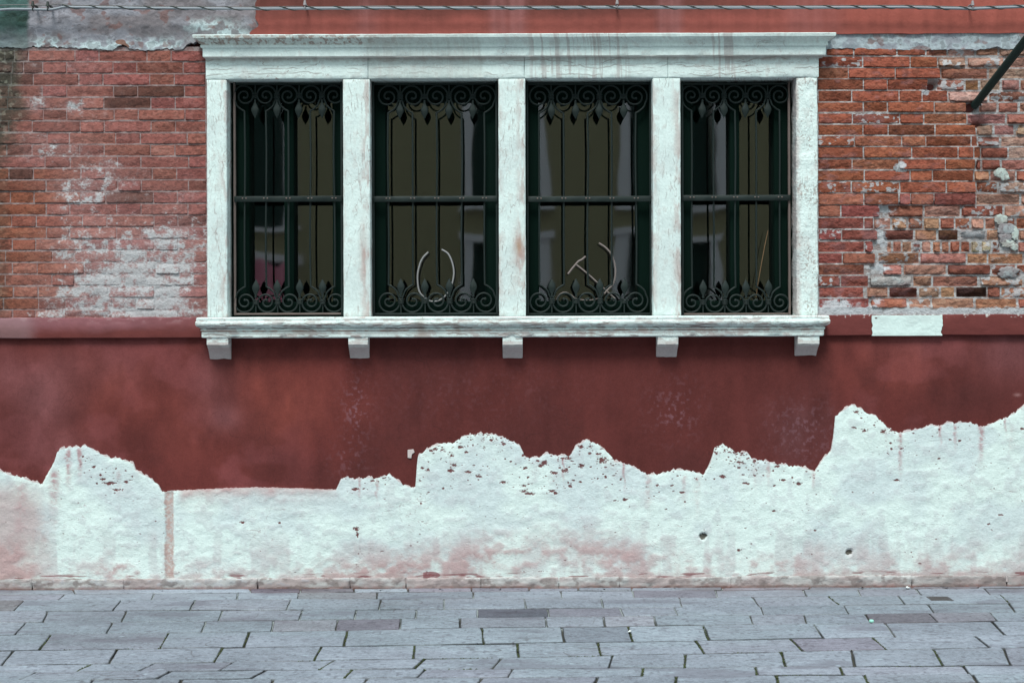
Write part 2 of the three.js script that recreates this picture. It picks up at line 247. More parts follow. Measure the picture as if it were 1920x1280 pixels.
// ── lower wall: red plaster over rough white plaster ──
const topLine = polyY([[-150, 900], [-20, 878], [0, 880], [20, 888], [45, 893], [60, 900], [80, 905], [88, 890], [103, 862], [108, 843], [120, 838], [150, 835], [160, 833], [170, 838], [195, 852], [208, 856], [225, 857], [250, 867], [255, 880], [275, 890], [295, 903], [302, 916], [310, 919], [330, 918], [400, 915], [470, 912], [560, 914], [630, 917], [640, 896], [650, 891], [665, 896], [690, 893], [705, 895], [730, 886], [745, 898], [755, 905], [770, 911], [779, 912], [782, 870], [784, 852], [800, 840], [830, 828], [850, 828], [870, 815], [900, 810], [930, 813], [960, 824], [975, 834], [985, 855], [1010, 856], [1025, 848], [1045, 853], [1070, 850], [1080, 835], [1100, 822], [1120, 830], [1145, 850], [1152, 863], [1175, 866], [1195, 878], [1215, 887], [1235, 886], [1265, 878], [1290, 880], [1320, 887], [1333, 863], [1340, 836], [1355, 830], [1380, 845], [1400, 846], [1410, 858], [1440, 863], [1455, 868], [1490, 870], [1515, 878], [1527, 882], [1545, 855], [1558, 843], [1562, 820], [1566, 778], [1580, 768], [1598, 756], [1620, 768], [1645, 780], [1665, 800], [1685, 810], [1710, 805], [1745, 795], [1760, 798], [1775, 790], [1820, 790], [1845, 798], [1870, 787], [1890, 778], [1905, 770], [1920, 758], [2000, 750], [2070, 745]].map(([x, y]) => LV(x, y)));
const blob = (x, y, cx, cy, rx, ry) => Math.exp(-(((x - cx) / rx) ** 2 + ((y - cy) / ry) ** 2));
{
  const redTex = wallTex(XL, 628, XR, 930, 2048, 512, (x, y, o, i, j) => {
    const n1 = fbm(x / 130 + 3, y / 150, 4), n2 = fbm(x / 30 + 40, y / 55 + 9, 4), n3 = fbm(x / 5, y / 6, 3), streak = fbm(x / 22 + 8, y / 300, 3), g = hash(i, j);
    let c = [0.134, 0.0300, 0.0275];
    const zone = ss(600, 720, x + (n1 - 0.5) * 180) * ss(1600, 1540, x + (n2 - 0.5) * 60);        // the darker middle
    c = mix3(c, [0.108, 0.0265, 0.0245], zone * 0.75);
    const cl = ss(0.44, 0.66, fbm(x / 62 + 21, y / 50 + 3, 4)) * ss(640, 480, x) + ss(0.5, 0.7, fbm(x / 80 + 5, y / 50 + 13, 4)) * ss(1580, 1650, x); c = mix3(c, [0.20, 0.052, 0.054], clamp(cl) * 0.75);
    const pale = blob(x, y, 85, 735, 55, 55) * 1.1 + blob(x, y, 105, 840, 70, 45) * 0.45 + blob(x, y, 422, 780, 30, 24) * 1.2 + blob(x, y, 395, 720, 42, 60) * 0.5 + blob(x, y, 190, 690, 90, 45) * 0.35 + blob(x, y, 1895, 660, 60, 50) * 0.75 + blob(x, y, 1720, 650, 90, 40) * 0.35 + blob(x, y, 10, 690, 30, 50) * 0.4;
    c = mix3(c, [0.24, 0.085, 0.092], clamp(pale * (0.55 + n2 * 0.9)));
    const bright = blob(x, y, 190, 725, 130, 60) * 0.5 + blob(x, y, 540, 755, 95, 60) * 1.0 + blob(x, y, 350, 800, 140, 70) * 0.35 + blob(x, y, 1680, 690, 120, 60) * 0.55 + blob(x, y, 480, 680, 90, 30) * 0.3;
    c = mix3(c, [0.215, 0.050, 0.040], clamp(bright * (0.25 + n2 * 1.1)));
    const dk = ss(0.52, 0.7, n1) * 0.35 + blob(x, y, 20, 790, 50, 80) * 0.4 + blob(x, y, 260, 820, 80, 40) * 0.25 + blob(x, y, 1790, 740, 120, 30) * 0.3;
    c = mix3(c, [0.075, 0.022, 0.022], clamp(dk));
    const spk = ss(0.54, 0.72, fbm(x / 5.5 + 5, y / 6 + 2, 4)) * (0.4 + n3) * clamp(blob(x, y, 665, 765, 24, 60) + blob(x, y, 1265, 770, 45, 50) * 0.8 + blob(x, y, 1500, 810, 55, 50) + blob(x, y, 650, 860, 40, 30) * 0.5 + blob(x, y, 900, 740, 200, 60) * 0.18);
    c = mix3(c, [0.26, 0.13, 0.16], spk * 0.5);
    c = mix3(c, [0.13, 0.055, 0.062], clamp(blob(x, y, 1500, 815, 60, 55) * 0.5 * n2 * 1.6));
    const m = 1 + (n2 - 0.5) * 0.38 + (n3 - 0.5) * 0.13 + (streak - 0.5) * 0.18 + (g - 0.5) * 0.30;
    const sc = crack(x / 60 + 7, y / 60, 0.004) * ss(0.5, 0.62, n1); c = mix3(c, [0.05, 0.017, 0.017], sc * 0.5);
    const scuff = blob(x, y, 1907, 743, 6, 3) ; c = mix3(c, [0.3, 0.15, 0.15], scuff * 0.7);
    o[0] = c[0] * m; o[1] = c[1] * m; o[2] = c[2] * m; o[3] = 0.5 + (n2 - 0.5) * 0.35 + (n3 - 0.5) * 0.35;
  });
  const y0 = Y(1000), y1 = Y(626);
  const g = gridSurface(300, 60, (u, v) => { const x = lerp(X(XL), X(XR), u), y = lerp(y0, y1, v); return [x, y, (fbm(x * 1.6, y * 2.1, 3) - 0.5) * 0.012 - 0.004]; });
  mesh('red_plaster', uvRect(g, redTex.rect), wallMat(redTex, 0.003, 0.86), house);

  // white plaster: pits that show the red, pink stains, cracks
  const w = 2048, h = 1024, x0 = XL, x1 = XR, yT = 735, yB = 1095, pit = new Float32Array(w * h), toI = x => (x - x0) / (x1 - x0) * w, toJ = y => (yB - y) / (yB - yT) * h, kx = w / (x1 - x0), ky = h / (yB - yT);
  const stamp = (cx, cy, rx, ry, hard) => { const s = rnd() * 50; for (let j = Math.max(0, Math.floor(toJ(cy + ry * 1.6))); j <= Math.min(h - 1, toJ(cy - ry * 1.6)); j++) for (let i = Math.max(0, Math.floor(toI(cx - rx * 1.6))); i <= Math.min(w - 1, toI(cx + rx * 1.6)); i++) { const x = i / kx + x0, y = yB - j / ky, q = Math.hypot((x - cx) / rx, (y - cy) / ry) + (fbm(x / 2.3 + s, y / 2.3, 2) - 0.5) * 1.5; const v = ss(1.0, 0.7, q) * hard; if (v > pit[j * w + i]) pit[j * w + i] = v; } };
  const pits = (n, ax, bx, near, far, r0, r1, hard = 1) => { for (let k = 0; k < n; k++) { const x = rr(ax, bx), y = topLine(x) + lerp(near, far, Math.pow(rnd(), 1.5)), r = r0 + (r1 - r0) * Math.pow(rnd(), 6); stamp(x, Math.min(y, 1070), r * rr(1, 1.9), r * rr(0.7, 1.1), hard); } };
  pits(120, 785, 1000, 4, 95, 0.9, 3.6); pits(110, 1000, 1180, 4, 80, 0.9, 3.8); pits(40, 860, 960, 2, 30, 0.7, 1.6); pits(70, 1335, 1420, 2, 34, 1, 3.6); pits(46, 1210, 1535, 4, 60, 0.9, 3.4); pits(34, 1600, 1700, 4, 70, 0.8, 3.2); pits(26, 1700, 1920, 4, 80, 0.8, 2.6); pits(30, 150, 250, 20, 75, 0.8, 3.0); pits(18, 640, 745, 5, 30, 0.8, 2.8); pits(16, 60, 300, 5, 120, .7, 1.6);
  pits(120, XL, XR, 40, 270, 0.6, 2.0, 0.75); pits(60, 640, 1200, 130, 250, 0.6, 1.8, 0.8); pits(60, 1200, 1920, 60, 240, 0.6, 2.2, 0.9);
  for (const [x, y, rx, ry] of [[205, 905, 12, 3], [220, 917, 10, 2.5], [193, 897, 6, 2], [668, 990, 5, 4], [670, 1000, 3, 6], [455, 978, 5, 2.5], [524, 979, 4, 2], [666, 915, 7, 3], [845, 881, 6, 3], [878, 884, 7, 3], [898, 892, 8, 3], [993, 924, 9, 3], [1020, 866, 7, 4], [1090, 872, 6, 4], [1128, 862, 10, 6], [1355, 892, 6, 3], [1398, 905, 7, 2.5], [1468, 899, 7, 2.5], [1497, 906, 6, 3], [1680, 899, 7, 2], [1620, 806, 4, 3], [1655, 808, 7, 4], [1672, 806, 6, 4], [1450, 956, 5, 2], [1385, 1030, 4, 3], [1875, 964, 6, 2], [803, 880, 4, 3], [770, 848, 0, 0]]) if (rx) stamp(...LV(x, y), rx, ry, 1);
  const hollow = new Float32Array(w * h);                          // two deeper stones broken out
  const deep = [[1318, 1004, 8, 6], [1592, 1034, 7, 5]].map(([x, y, rx, ry]) => [...LV(x, y), rx, ry]);
  const drips = [[128, 840, 60, 7, 1], [150, 838, 42, 6, 1], [102, 880, 90, 12, 0.7], [222, 880, 40, 6, 0.5], [40, 900, 140, 16, 0.35], [674, 895, 22, 3, 0.9], [706, 898, 26, 3, 0.8], [1056, 855, 40, 2.5, 0.8], [1170, 868, 36, 3, 0.9], [844, 862, 18, 5, 0.3], [1215, 890, 60, 8, 0.5], [1305, 892, 70, 7, 0.5], [1282, 890, 50, 5, 0.4], [1440, 866, 30, 4, 0.6], [1524, 884, 26, 5, 0.5], [1385, 850, 50, 4, 0.3], [1415, 862, 50, 4, 0.3], [1687, 814, 74, 5, 0.85], [1762, 798, 22, 4, 0.8], [1790, 794, 36, 4, 0.8], [1838, 798, 60, 7, 1], [1884, 786, 12, 3, 0.7], [1895, 800, 50, 7, 0.25], [1660, 800, 30, 5, .2]];
  const whiteTex = wallTex(x0, yT, x1, yB, w, h, (x, y, o, i, j) => {
    const top = topLine(x), d = y - top, n1 = fbm(x / 90, y / 70 + 5, 4), n2 = fbm(x / 17 + 3, y / 12 + 1, 4), n3 = fbm(x / 4.2, y / 3.2, 3), g = hash(i, j);
    let c = [0.715, 0.805, 0.785];
    c = mix3(c, [0.585, 0.645, 0.675], ss(0.42, 0.66, n1) * 0.7); c = mix3(c, [0.50, 0.50, 0.53], ss(0.54, 0.70, n2) * 0.4); c = mix3(c, [0.52, 0.50, 0.52], ss(0.5, 0.66, fbm(x / 24 + 90, y / 130, 4)) * ss(960, 1040, y) * 0.5);
    // damp pink rising from the base, and where the old red runs thin
    const rise = ss(1000, 1085, y + (n1 - 0.5) * 110), mid = blob(x, y, 1060, 1035, 190, 42) + blob(x, y, 1390, 1062, 80, 22) * 0.55 + blob(x, y, 225, 1065, 34, 22) * 1.3 + blob(x, y, 700, 1066, 110, 18) * 0.7 + blob(x, y, 1465, 1060, 40, 22) * 0.5 + blob(x, y, 1730, 1060, 70, 25) * 0.45 + blob(x, y, 820, 1050, 90, 30) * 0.4 + blob(x, y, 930, 1040, 60, 40) * .3;
    const left = ss(112, 60, x + (n2 - 0.5) * 60) * ss(885, 930, y) * (0.55 + 0.45 * ss(0.35, 0.6, n1));
    const strip = ss(22, 0, d) * ss(330, 345, x) * ss(640, 600, x) * (0.6 + n2 * 0.5) + ss(60, 10, d) * ss(330, 345, x) * ss(760, 500, x) * n2 * 0.5;
    let pk = clamp(mid * (0.25 + 0.9 * ss(0.35, 0.66, n2 * 0.65 + n1 * 0.35)) * 0.6 + rise * 0.5 * ss(0.33, 0.6, n2 * 0.5 + n1 * 0.5) + left * 0.72 + strip * 0.75);
    c = mix3(c, [0.46, 0.275, 0.275], pk * 0.85);
    let dr = 0; for (const [dx, dy, len, wd, s] of drips) { if (x < dx - wd * 2 - 6 || x > dx + wd * 2 + 6 || y < dy - 6 || y > dy + len + 40) continue; dr = Math.max(dr, s * ss(wd * 1.25, 0, Math.abs(x - dx + (n2 - 0.5) * 9)) * ss(dy + len + 34, dy, y + (n2 - 0.5) * 30) * ss(dy - 6, dy + 5, y) * (0.25 + 1.3 * ss(0.36, 0.62, n2 * 0.5 + n3 * 0.5))); }
    c = mix3(c, [0.40, 0.17, 0.19], clamp(dr) * 0.72);
    const cj = ss(10, 6, Math.abs(x - 317 + (n2 - 0.5) * 8 + (n3 - 0.5) * 4)) * ss(914, 922, y) * (0.55 + 0.45 * ss(0.4, 0.55, n3)); c = mix3(c, mix3([0.42, 0.22, 0.20], [0.5, 0.36, 0.33], n3), cj * 0.9);   // the open joint
    const e = ss(2.6, 0.2, d + (n3 - 0.5) * 3); c = mix3(c, [0.52, 0.36, 0.36], e * 0.7);
    const ck = crack(x / 46 + 1, y / 16 + 3, 0.006) * ss(0.47, 0.6, fbm(x / 70 + 9, y / 60, 2)); c = mix3(c, [0.34, 0.24, 0.25], ck * 0.62);
    const foot = ss(1066, 1081, y + (n2 - 0.5) * 14); c = mix3(c, [0.44, 0.30, 0.29], foot * 0.5 * ss(0.42, 0.58, n1));
    const fx = blob(x, y, 805, 1076, 20, 7) > 0.42 ? 1 : 0; if (fx && x > 792) c = mix3(c, [0.24, 0.09, 0.10], 0.85);
    const ft = ss(0.62, 0.70, fbm(x / 40 + 2, y / 5, 3)) * ss(1068, 1076, y); c = mix3(c, [0.22, 0.07, 0.075], ft * 0.8);
    const p = pit[j * w + i]; c = mix3(c, [0.13, 0.030, 0.030], clamp(p) * 0.95);
    let hl = 0; for (const [hx, hy, rx, ry] of deep) { const q = Math.hypot((x - hx) / rx, (y - hy) / ry) + (n3 - 0.5) * 0.7; if (q < 1.4) hl = Math.max(hl, ss(1.05, 0.8, q)); } c = mix3(c, [0.085, 0.075, 0.06], hl * 0.95);
    const n4 = fbm(x / 1.9, y / 1.5, 2), crease = crack(x / 15 + 3, y / 5.5 + 7, 0.03) * ss(0.5, 0.62, fbm(x / 28 + 6, y / 18, 3)); c = mix3(c, [0.45, 0.43, 0.44], crease * 0.4);
    const m = 1 + (n2 - 0.5) * 0.07 + (n3 - 0.5) * 0.16 + (g - 0.5) * 0.18;
    o[0] = c[0] * m; o[1] = c[1] * m; o[2] = c[2] * m;
    o[3] = 0.60 + (n2 - 0.5) * 0.30 + (n3 - 0.5) * 0.32 + (n4 - 0.5) * 0.30 - crease * 0.2 - p * 0.34 - hl * 0.5 - cj * 0.18 - ck * 0.14;
  });
  const NX = 1500, NY = 90, yb = 1092;
  const gw = gridSurface(NX, NY, (u, v) => {
    const wx = lerp(XL, XR, u), jag = (Math.abs(fbm(wx / 13, 3.3, 2) - 0.5) * -11 + 2) + (fbm(wx / 5, 6.3, 2) - 0.5) * 6 + (fbm(wx / 1.9, 9.1, 2) - 0.5) * 4, smooth = wx > 312 && wx < 634 ? 0.3 : 1, top = topLine(wx) + jag * smooth, wy = lerp(yb, top, v), n2 = fbm(wx / 17 + 3, wy / 12 + 1, 4), n1 = fbm(wx / 60 + 8, wy / 45, 3);
    const edge = ss(0, 5, wy - top), cj = ss(10, 5, Math.abs(wx - 317)) * ss(912, 924, wy);
    let hl = 0; for (const [hx, hy, rx, ry] of deep) hl = Math.max(hl, ss(1.2, 0.7, Math.hypot((wx - hx) / rx, (wy - hy) / ry)));
    return [X(wx), Y(wy), 0.0055 + edge * 0.0025 + (n1 - 0.5) * 0.008 + (n2 - 0.5) * 0.0045 - cj * 0.008 - hl * 0.012];
  }, 0.03);
  mesh('white_plaster', uvRect(gw, whiteTex.rect, 0.02), wallMat(whiteTex, 0.0034, 0.92), house);
  // a small loose flake of the white on the red
  const fl = new THREE.Shape([[764, 842], [774, 841], [776, 846], [771, 850], [770, 857], [764, 856]].map(([x, y]) => new THREE.Vector2(X(x), Y(y))));
  const fg = new THREE.ExtrudeGeometry(fl, { depth: 0.003, bevelEnabled: true, bevelSize: 0.0015, bevelThickness: 0.0015, bevelSegments: 1 }); fg.translate(0, 0, 0.001);
  mesh('white_flake', uvRect(fg, whiteTex.rect, 0), wallMat(whiteTex, 0, 0.92), house);

  // plinth stones along the foot of the wall
  const pTex = wallTex(XL, 1070, XR, 1110, 2048, 64, (x, y, o, i, j) => {
    const n1 = fbm(x / 55, y / 20, 3), n2 = fbm(x / 9, y / 5, 4), g = hash(i, j);
    let c = [0.50, 0.48, 0.48]; c = mix3(c, [0.40, 0.30, 0.30], ss(0.4, 0.62, n1) * 0.7); c = mix3(c, [0.13, 0.085, 0.07], ss(0.45, 0.6, fbm(x / 30 + 8, y / 4, 3)) * (ss(1084, 1079, y) * ss(320, 240, x) + ss(1094, 1099, y) * 0.8)); c = mix3(c, [0.34, 0.34, 0.38], ss(0.55, 0.7, n2) * 0.5 * ss(420, 300, Math.abs(x - 330))); c = mix3(c, [0.30, 0.24, 0.24], ss(1690, 1760, x) * 0.55 * (0.4 + n2)); c = mix3(c, [0.27, 0.14, 0.13], ss(1093, 1101, y + (n2 - 0.5) * 9) * 0.7);
    c = mix3(c, [0.24, 0.19, 0.185], ss(0.5, 0.66, fbm(x / 14 + 31, y / 9, 4)) * 0.7);
    const m = 0.92 + (n2 - 0.5) * 0.4 + (g - 0.5) * 0.12; o[0] = c[0] * m; o[1] = c[1] * m; o[2] = c[2] * m; o[3] = 0.5 + (n2 - 0.5) * 0.8;
  });
  const pm = wallMat(pTex, 0.004, 0.9), js = [XL, 60, 232, 482, 655, 760, 900, 1046, 1160, 1368, 1707, 1885, XR];
  const plinth = group('plinth', house);
  for (let k = 0; k + 1 < js.length; k++) mesh('plinth_stone', uvRect(roughBox(X(js[k]) + 0.001, X(js[k + 1]) - 0.001, -0.04, Y(1080 + rr(-1, 1)), -0.03, 0.015 + rr(-0.004, 0.004), 0.008, 0.015, 0.007, 24), pTex.rect, 0.1), pm, plinth);
}

// ── string course and its white patch ──
{
  const t = wallTex(XL, 585, XR, 640, 2048, 64, (x, y, o, i, j) => {
    const n1 = fbm(x / 80, y / 30, 4), n2 = fbm(x / 16, y / 9, 4), g = hash(i, j);
    let c = [0.135, 0.034, 0.032]; c = mix3(c, [0.24, 0.095, 0.11], ss(620, 598, y + (n1 - 0.5) * 22) * ss(500, 200, x) * 0.85); c = mix3(c, [0.27, 0.14, 0.15], ss(0.56, 0.7, n2) * ss(606, 594, y) * ss(600, 300, x) * 0.7); c = mix3(c, [0.34, 0.25, 0.27], ss(55, 20, Math.abs(x - 28)) * 0.3);
    const chip = ss(0.64, 0.70, fbm(x / 5 + 4, y / 4, 3)) * ss(597, 594, y) * ss(1300, 1500, x); c = mix3(c, [0.5, 0.48, 0.47], chip * 0.8);
    const m = 1 + (n2 - 0.5) * 0.3 + (n1 - 0.5) * 0.25 + (g - 0.5) * 0.1; o[0] = c[0] * m; o[1] = c[1] * m; o[2] = c[2] * m; o[3] = 0.5 + (n2 - 0.5) * 0.6;
  });
  const m = wallMat(t, 0.003, 0.85), yT = Y(592.3), yB = Y(630.5), bend = (g) => g;
  const band = (a, b) => { const prof = [[yB, -0.03], [yB, 0.020], [yB + 0.004, 0.025], [yT - 0.012, 0.024], [yT - 0.004, 0.020], [yT, 0.008], [yT + 0.004, -0.03]]; const n = Math.round((b - a) / 8); return toCreasedNormals(gridSurface(n, prof.length - 1, (u, v) => { const k = Math.round(v * (prof.length - 1)), x = lerp(X(a), X(b), u); return [x, prof[k][0] + (k > 3 ? (noise(x * 12, 1) - 0.5) * 0.006 : (noise(x * 4, 5) - 0.5) * 0.003), prof[k][1] + (fbm(x * 3, prof[k][0] * 5, 2) - 0.5) * 0.004]; }), 0.6); };
  mesh('string_course', [band(XL, 392), band(1532, XR)].map(g => uvRect(g, t.rect, 0.3)), m, house);
  const wt = wallTex(1625, 585, 1770, 640, 512, 192, (x, y, o, i, j) => { const n = fbm(x / 6, y / 5, 4), n1 = fbm(x / 30, y / 20, 3); let c = mix3([0.68, 0.785, 0.765], [0.60, 0.68, 0.67], ss(0.45, 0.65, n1) * 0.6); c = mix3(c, [0.3, 0.2, 0.2], crack(x / 22, y / 9, 0.006) * 0.3); c = mix3(c, [0.1, 0.05, 0.05], ss(1, 0.6, Math.hypot((x - 1640) / 3, (y - 598) / 1.8))); const q = 1 + (n - 0.5) * 0.12; o[0] = c[0] * q; o[1] = c[1] * q; o[2] = c[2] * q; o[3] = 0.5 + (n - 0.5) * 0.7; });
  const g = gridSurface(50, 16, (u, v) => { const l = 1633 + (fbm(3, v * 6, 2) - 0.5) * 5, r = 1763 + (fbm(9, v * 6, 2) - 0.5) * 5, wx = lerp(l, r, u), wy = lerp(631, 592.6, v); return [X(wx), Y(wy), 0.0295 + (fbm(wx / 20, wy / 12, 3) - 0.5) * 0.003]; }, 0.02);
  const p = mesh('plaster_patch', uvRect(g, wt.rect, 0), wallMat(wt, 0.003, 0.9), house); p.userData.label = 'white plaster patch on the red string course';
}

// ── upper plaster: red to the right, grey where the colour has gone ──
{
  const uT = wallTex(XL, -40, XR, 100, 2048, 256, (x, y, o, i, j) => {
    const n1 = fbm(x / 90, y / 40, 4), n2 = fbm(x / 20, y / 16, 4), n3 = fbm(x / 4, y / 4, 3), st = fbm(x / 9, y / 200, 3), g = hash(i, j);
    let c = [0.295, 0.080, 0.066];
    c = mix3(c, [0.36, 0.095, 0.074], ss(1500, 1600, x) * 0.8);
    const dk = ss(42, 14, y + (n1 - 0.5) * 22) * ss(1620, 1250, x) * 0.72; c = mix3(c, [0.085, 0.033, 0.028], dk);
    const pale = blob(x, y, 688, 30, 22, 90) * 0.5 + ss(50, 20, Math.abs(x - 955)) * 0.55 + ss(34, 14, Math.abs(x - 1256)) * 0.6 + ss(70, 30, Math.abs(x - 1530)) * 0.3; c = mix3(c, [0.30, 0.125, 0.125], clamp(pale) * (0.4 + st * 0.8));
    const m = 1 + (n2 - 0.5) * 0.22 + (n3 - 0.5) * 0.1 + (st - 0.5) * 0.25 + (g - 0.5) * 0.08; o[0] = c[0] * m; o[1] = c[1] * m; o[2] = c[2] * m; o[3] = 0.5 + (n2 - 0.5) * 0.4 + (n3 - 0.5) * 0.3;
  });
  const yb = wx => 65.5 + (wx > 1560 ? (fbm(wx / 30, 2, 2) - 0.5) * 3 : 6);
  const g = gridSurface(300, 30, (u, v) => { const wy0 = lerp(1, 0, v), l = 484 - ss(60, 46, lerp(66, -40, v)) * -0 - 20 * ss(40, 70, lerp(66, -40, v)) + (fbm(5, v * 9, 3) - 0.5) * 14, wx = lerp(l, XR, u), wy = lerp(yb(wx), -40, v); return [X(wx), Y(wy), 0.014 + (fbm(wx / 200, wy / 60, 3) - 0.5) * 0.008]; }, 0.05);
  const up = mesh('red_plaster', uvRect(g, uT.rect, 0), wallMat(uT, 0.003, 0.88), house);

  const greyTex = (x0, y0, x1, y1, w, h) => wallTex(x0, y0, x1, y1, w, h, (x, y, o, i, j) => {
    const n1 = fbm(x / 60 + 2, y / 40, 4), n2 = fbm(x / 13 + 6, y / 10, 4), n3 = fbm(x / 3.5, y / 3.5, 3), g = hash(i, j);
    let c = x < 700 ? [0.215, 0.185, 0.20] : [0.33, 0.35, 0.39]; c = mix3(c, [0.31, 0.30, 0.345], ss(0.42, 0.62, n1) * 0.7);
    const lime = (x < 700 ? blob(x, y, 90, 82, 30, 13) + blob(x, y, 185, 84, 45, 10) + blob(x, y, 300, 82, 60, 12) * 0.8 + blob(x, y, 395, 48, 45, 13) * 0.9 + blob(x, y, 440, 62, 30, 8) : 0.35); c = mix3(c, [0.48, 0.55, 0.575], clamp(lime * (0.2 + 1.3 * ss(0.42, 0.58, n2))));
    const dk = ss(0.60, 0.70, n2) * 0.55 + crack(x / 26, y / 14, 0.010) * ss(0.48, 0.6, n1) * 0.8; c = mix3(c, [0.075, 0.065, 0.07], clamp(dk) * 0.75);
    const rd = ss(0.66, 0.74, fbm(x / 22 + 30, y / 16, 3)) ; c = mix3(c, [0.20, 0.085, 0.07], rd * 0.55);
    if (x < 700) { const gr = ss(60, 50, x + (n2 - 0.5) * 8) * (0.55 + 0.45 * ss(70, 40, y)); c = mix3(c, mix3([0.07, 0.145, 0.135], [0.012, 0.045, 0.035], ss(0.4, 0.6, n1) * ss(80, 55, y)), gr * 0.9); c = mix3(c, [0.20, 0.09, 0.06], clamp(blob(x, y, 228, 76, 10, 5) + blob(x, y, 238, 85, 7, 5)) * 1.2 > 0.5 ? 0.9 : 0); }
    const m = 1 + (n2 - 0.5) * 0.3 + (n3 - 0.5) * 0.2 + (g - 0.5) * 0.1; o[0] = c[0] * m; o[1] = c[1] * m; o[2] = c[2] * m; o[3] = 0.55 + (n2 - 0.5) * 0.7 + (n3 - 0.5) * 0.3 - clamp(dk) * 0.25;
  });
  const lt = greyTex(XL, -40, 500, 100, 1024, 256), lb = polyY([[-150, 90], [0, 87], [30, 89], [55, 90], [62, 86], [78, 88], [115, 88], [140, 91], [180, 91], [213, 94], [222, 88], [232, 84], [245, 90], [258, 92], [280, 94], [310, 91], [345, 92], [354, 82], [366, 80], [380, 76], [500, 74]]);
  const gl = gridSurface(260, 50, (u, v) => { const wx = lerp(XL, 487, u), wy = lerp(ly(wx, lb(wx)) + (fbm(wx / 5, 4, 3) - 0.5) * 6, -40, v), n = fbm(wx / 22, wy / 15, 4); return [X(wx), Y(wy), 0.003 + (n - 0.5) * 0.018]; }, 0.04);
  const a = mesh('grey_plaster', uvRect(gl, lt.rect, 0), wallMat(lt, 0.006, 0.95), house); a.userData.label = 'grey weathered plaster with green algae above the left brickwork';
  const rt = greyTex(1540, 50, XR, 110, 1024, 128), rb = polyY([[1540, 96], [1560, 91], [1580, 90], [1620, 91], [1660, 92], [1700, 94], [1735, 93], [1770, 92], [1800, 92], [1830, 93], [1850, 91], [1872, 87], [1885, 91], [1920, 92], [2070, 92]]);
  const gr = gridSurface(220, 16, (u, v) => { const wx = lerp(1548, XR, u), wy = lerp(ly(wx, rb(wx)) + (fbm(wx / 5, 8, 3) - 0.5) * 4, 62, v), n = fbm(wx / 22, wy / 12, 4); return [X(wx), Y(wy), 0.0 + (n - 0.5) * 0.012 + ss(1890, 1915, wx) * (n - 0.5) * 0.03]; }, 0.04);
  const b = mesh('grey_plaster', uvRect(gr, rt.rect, 0), wallMat(rt, 0.005, 0.95), house); b.userData.label = 'pale grey plaster strip above the right brickwork';
}

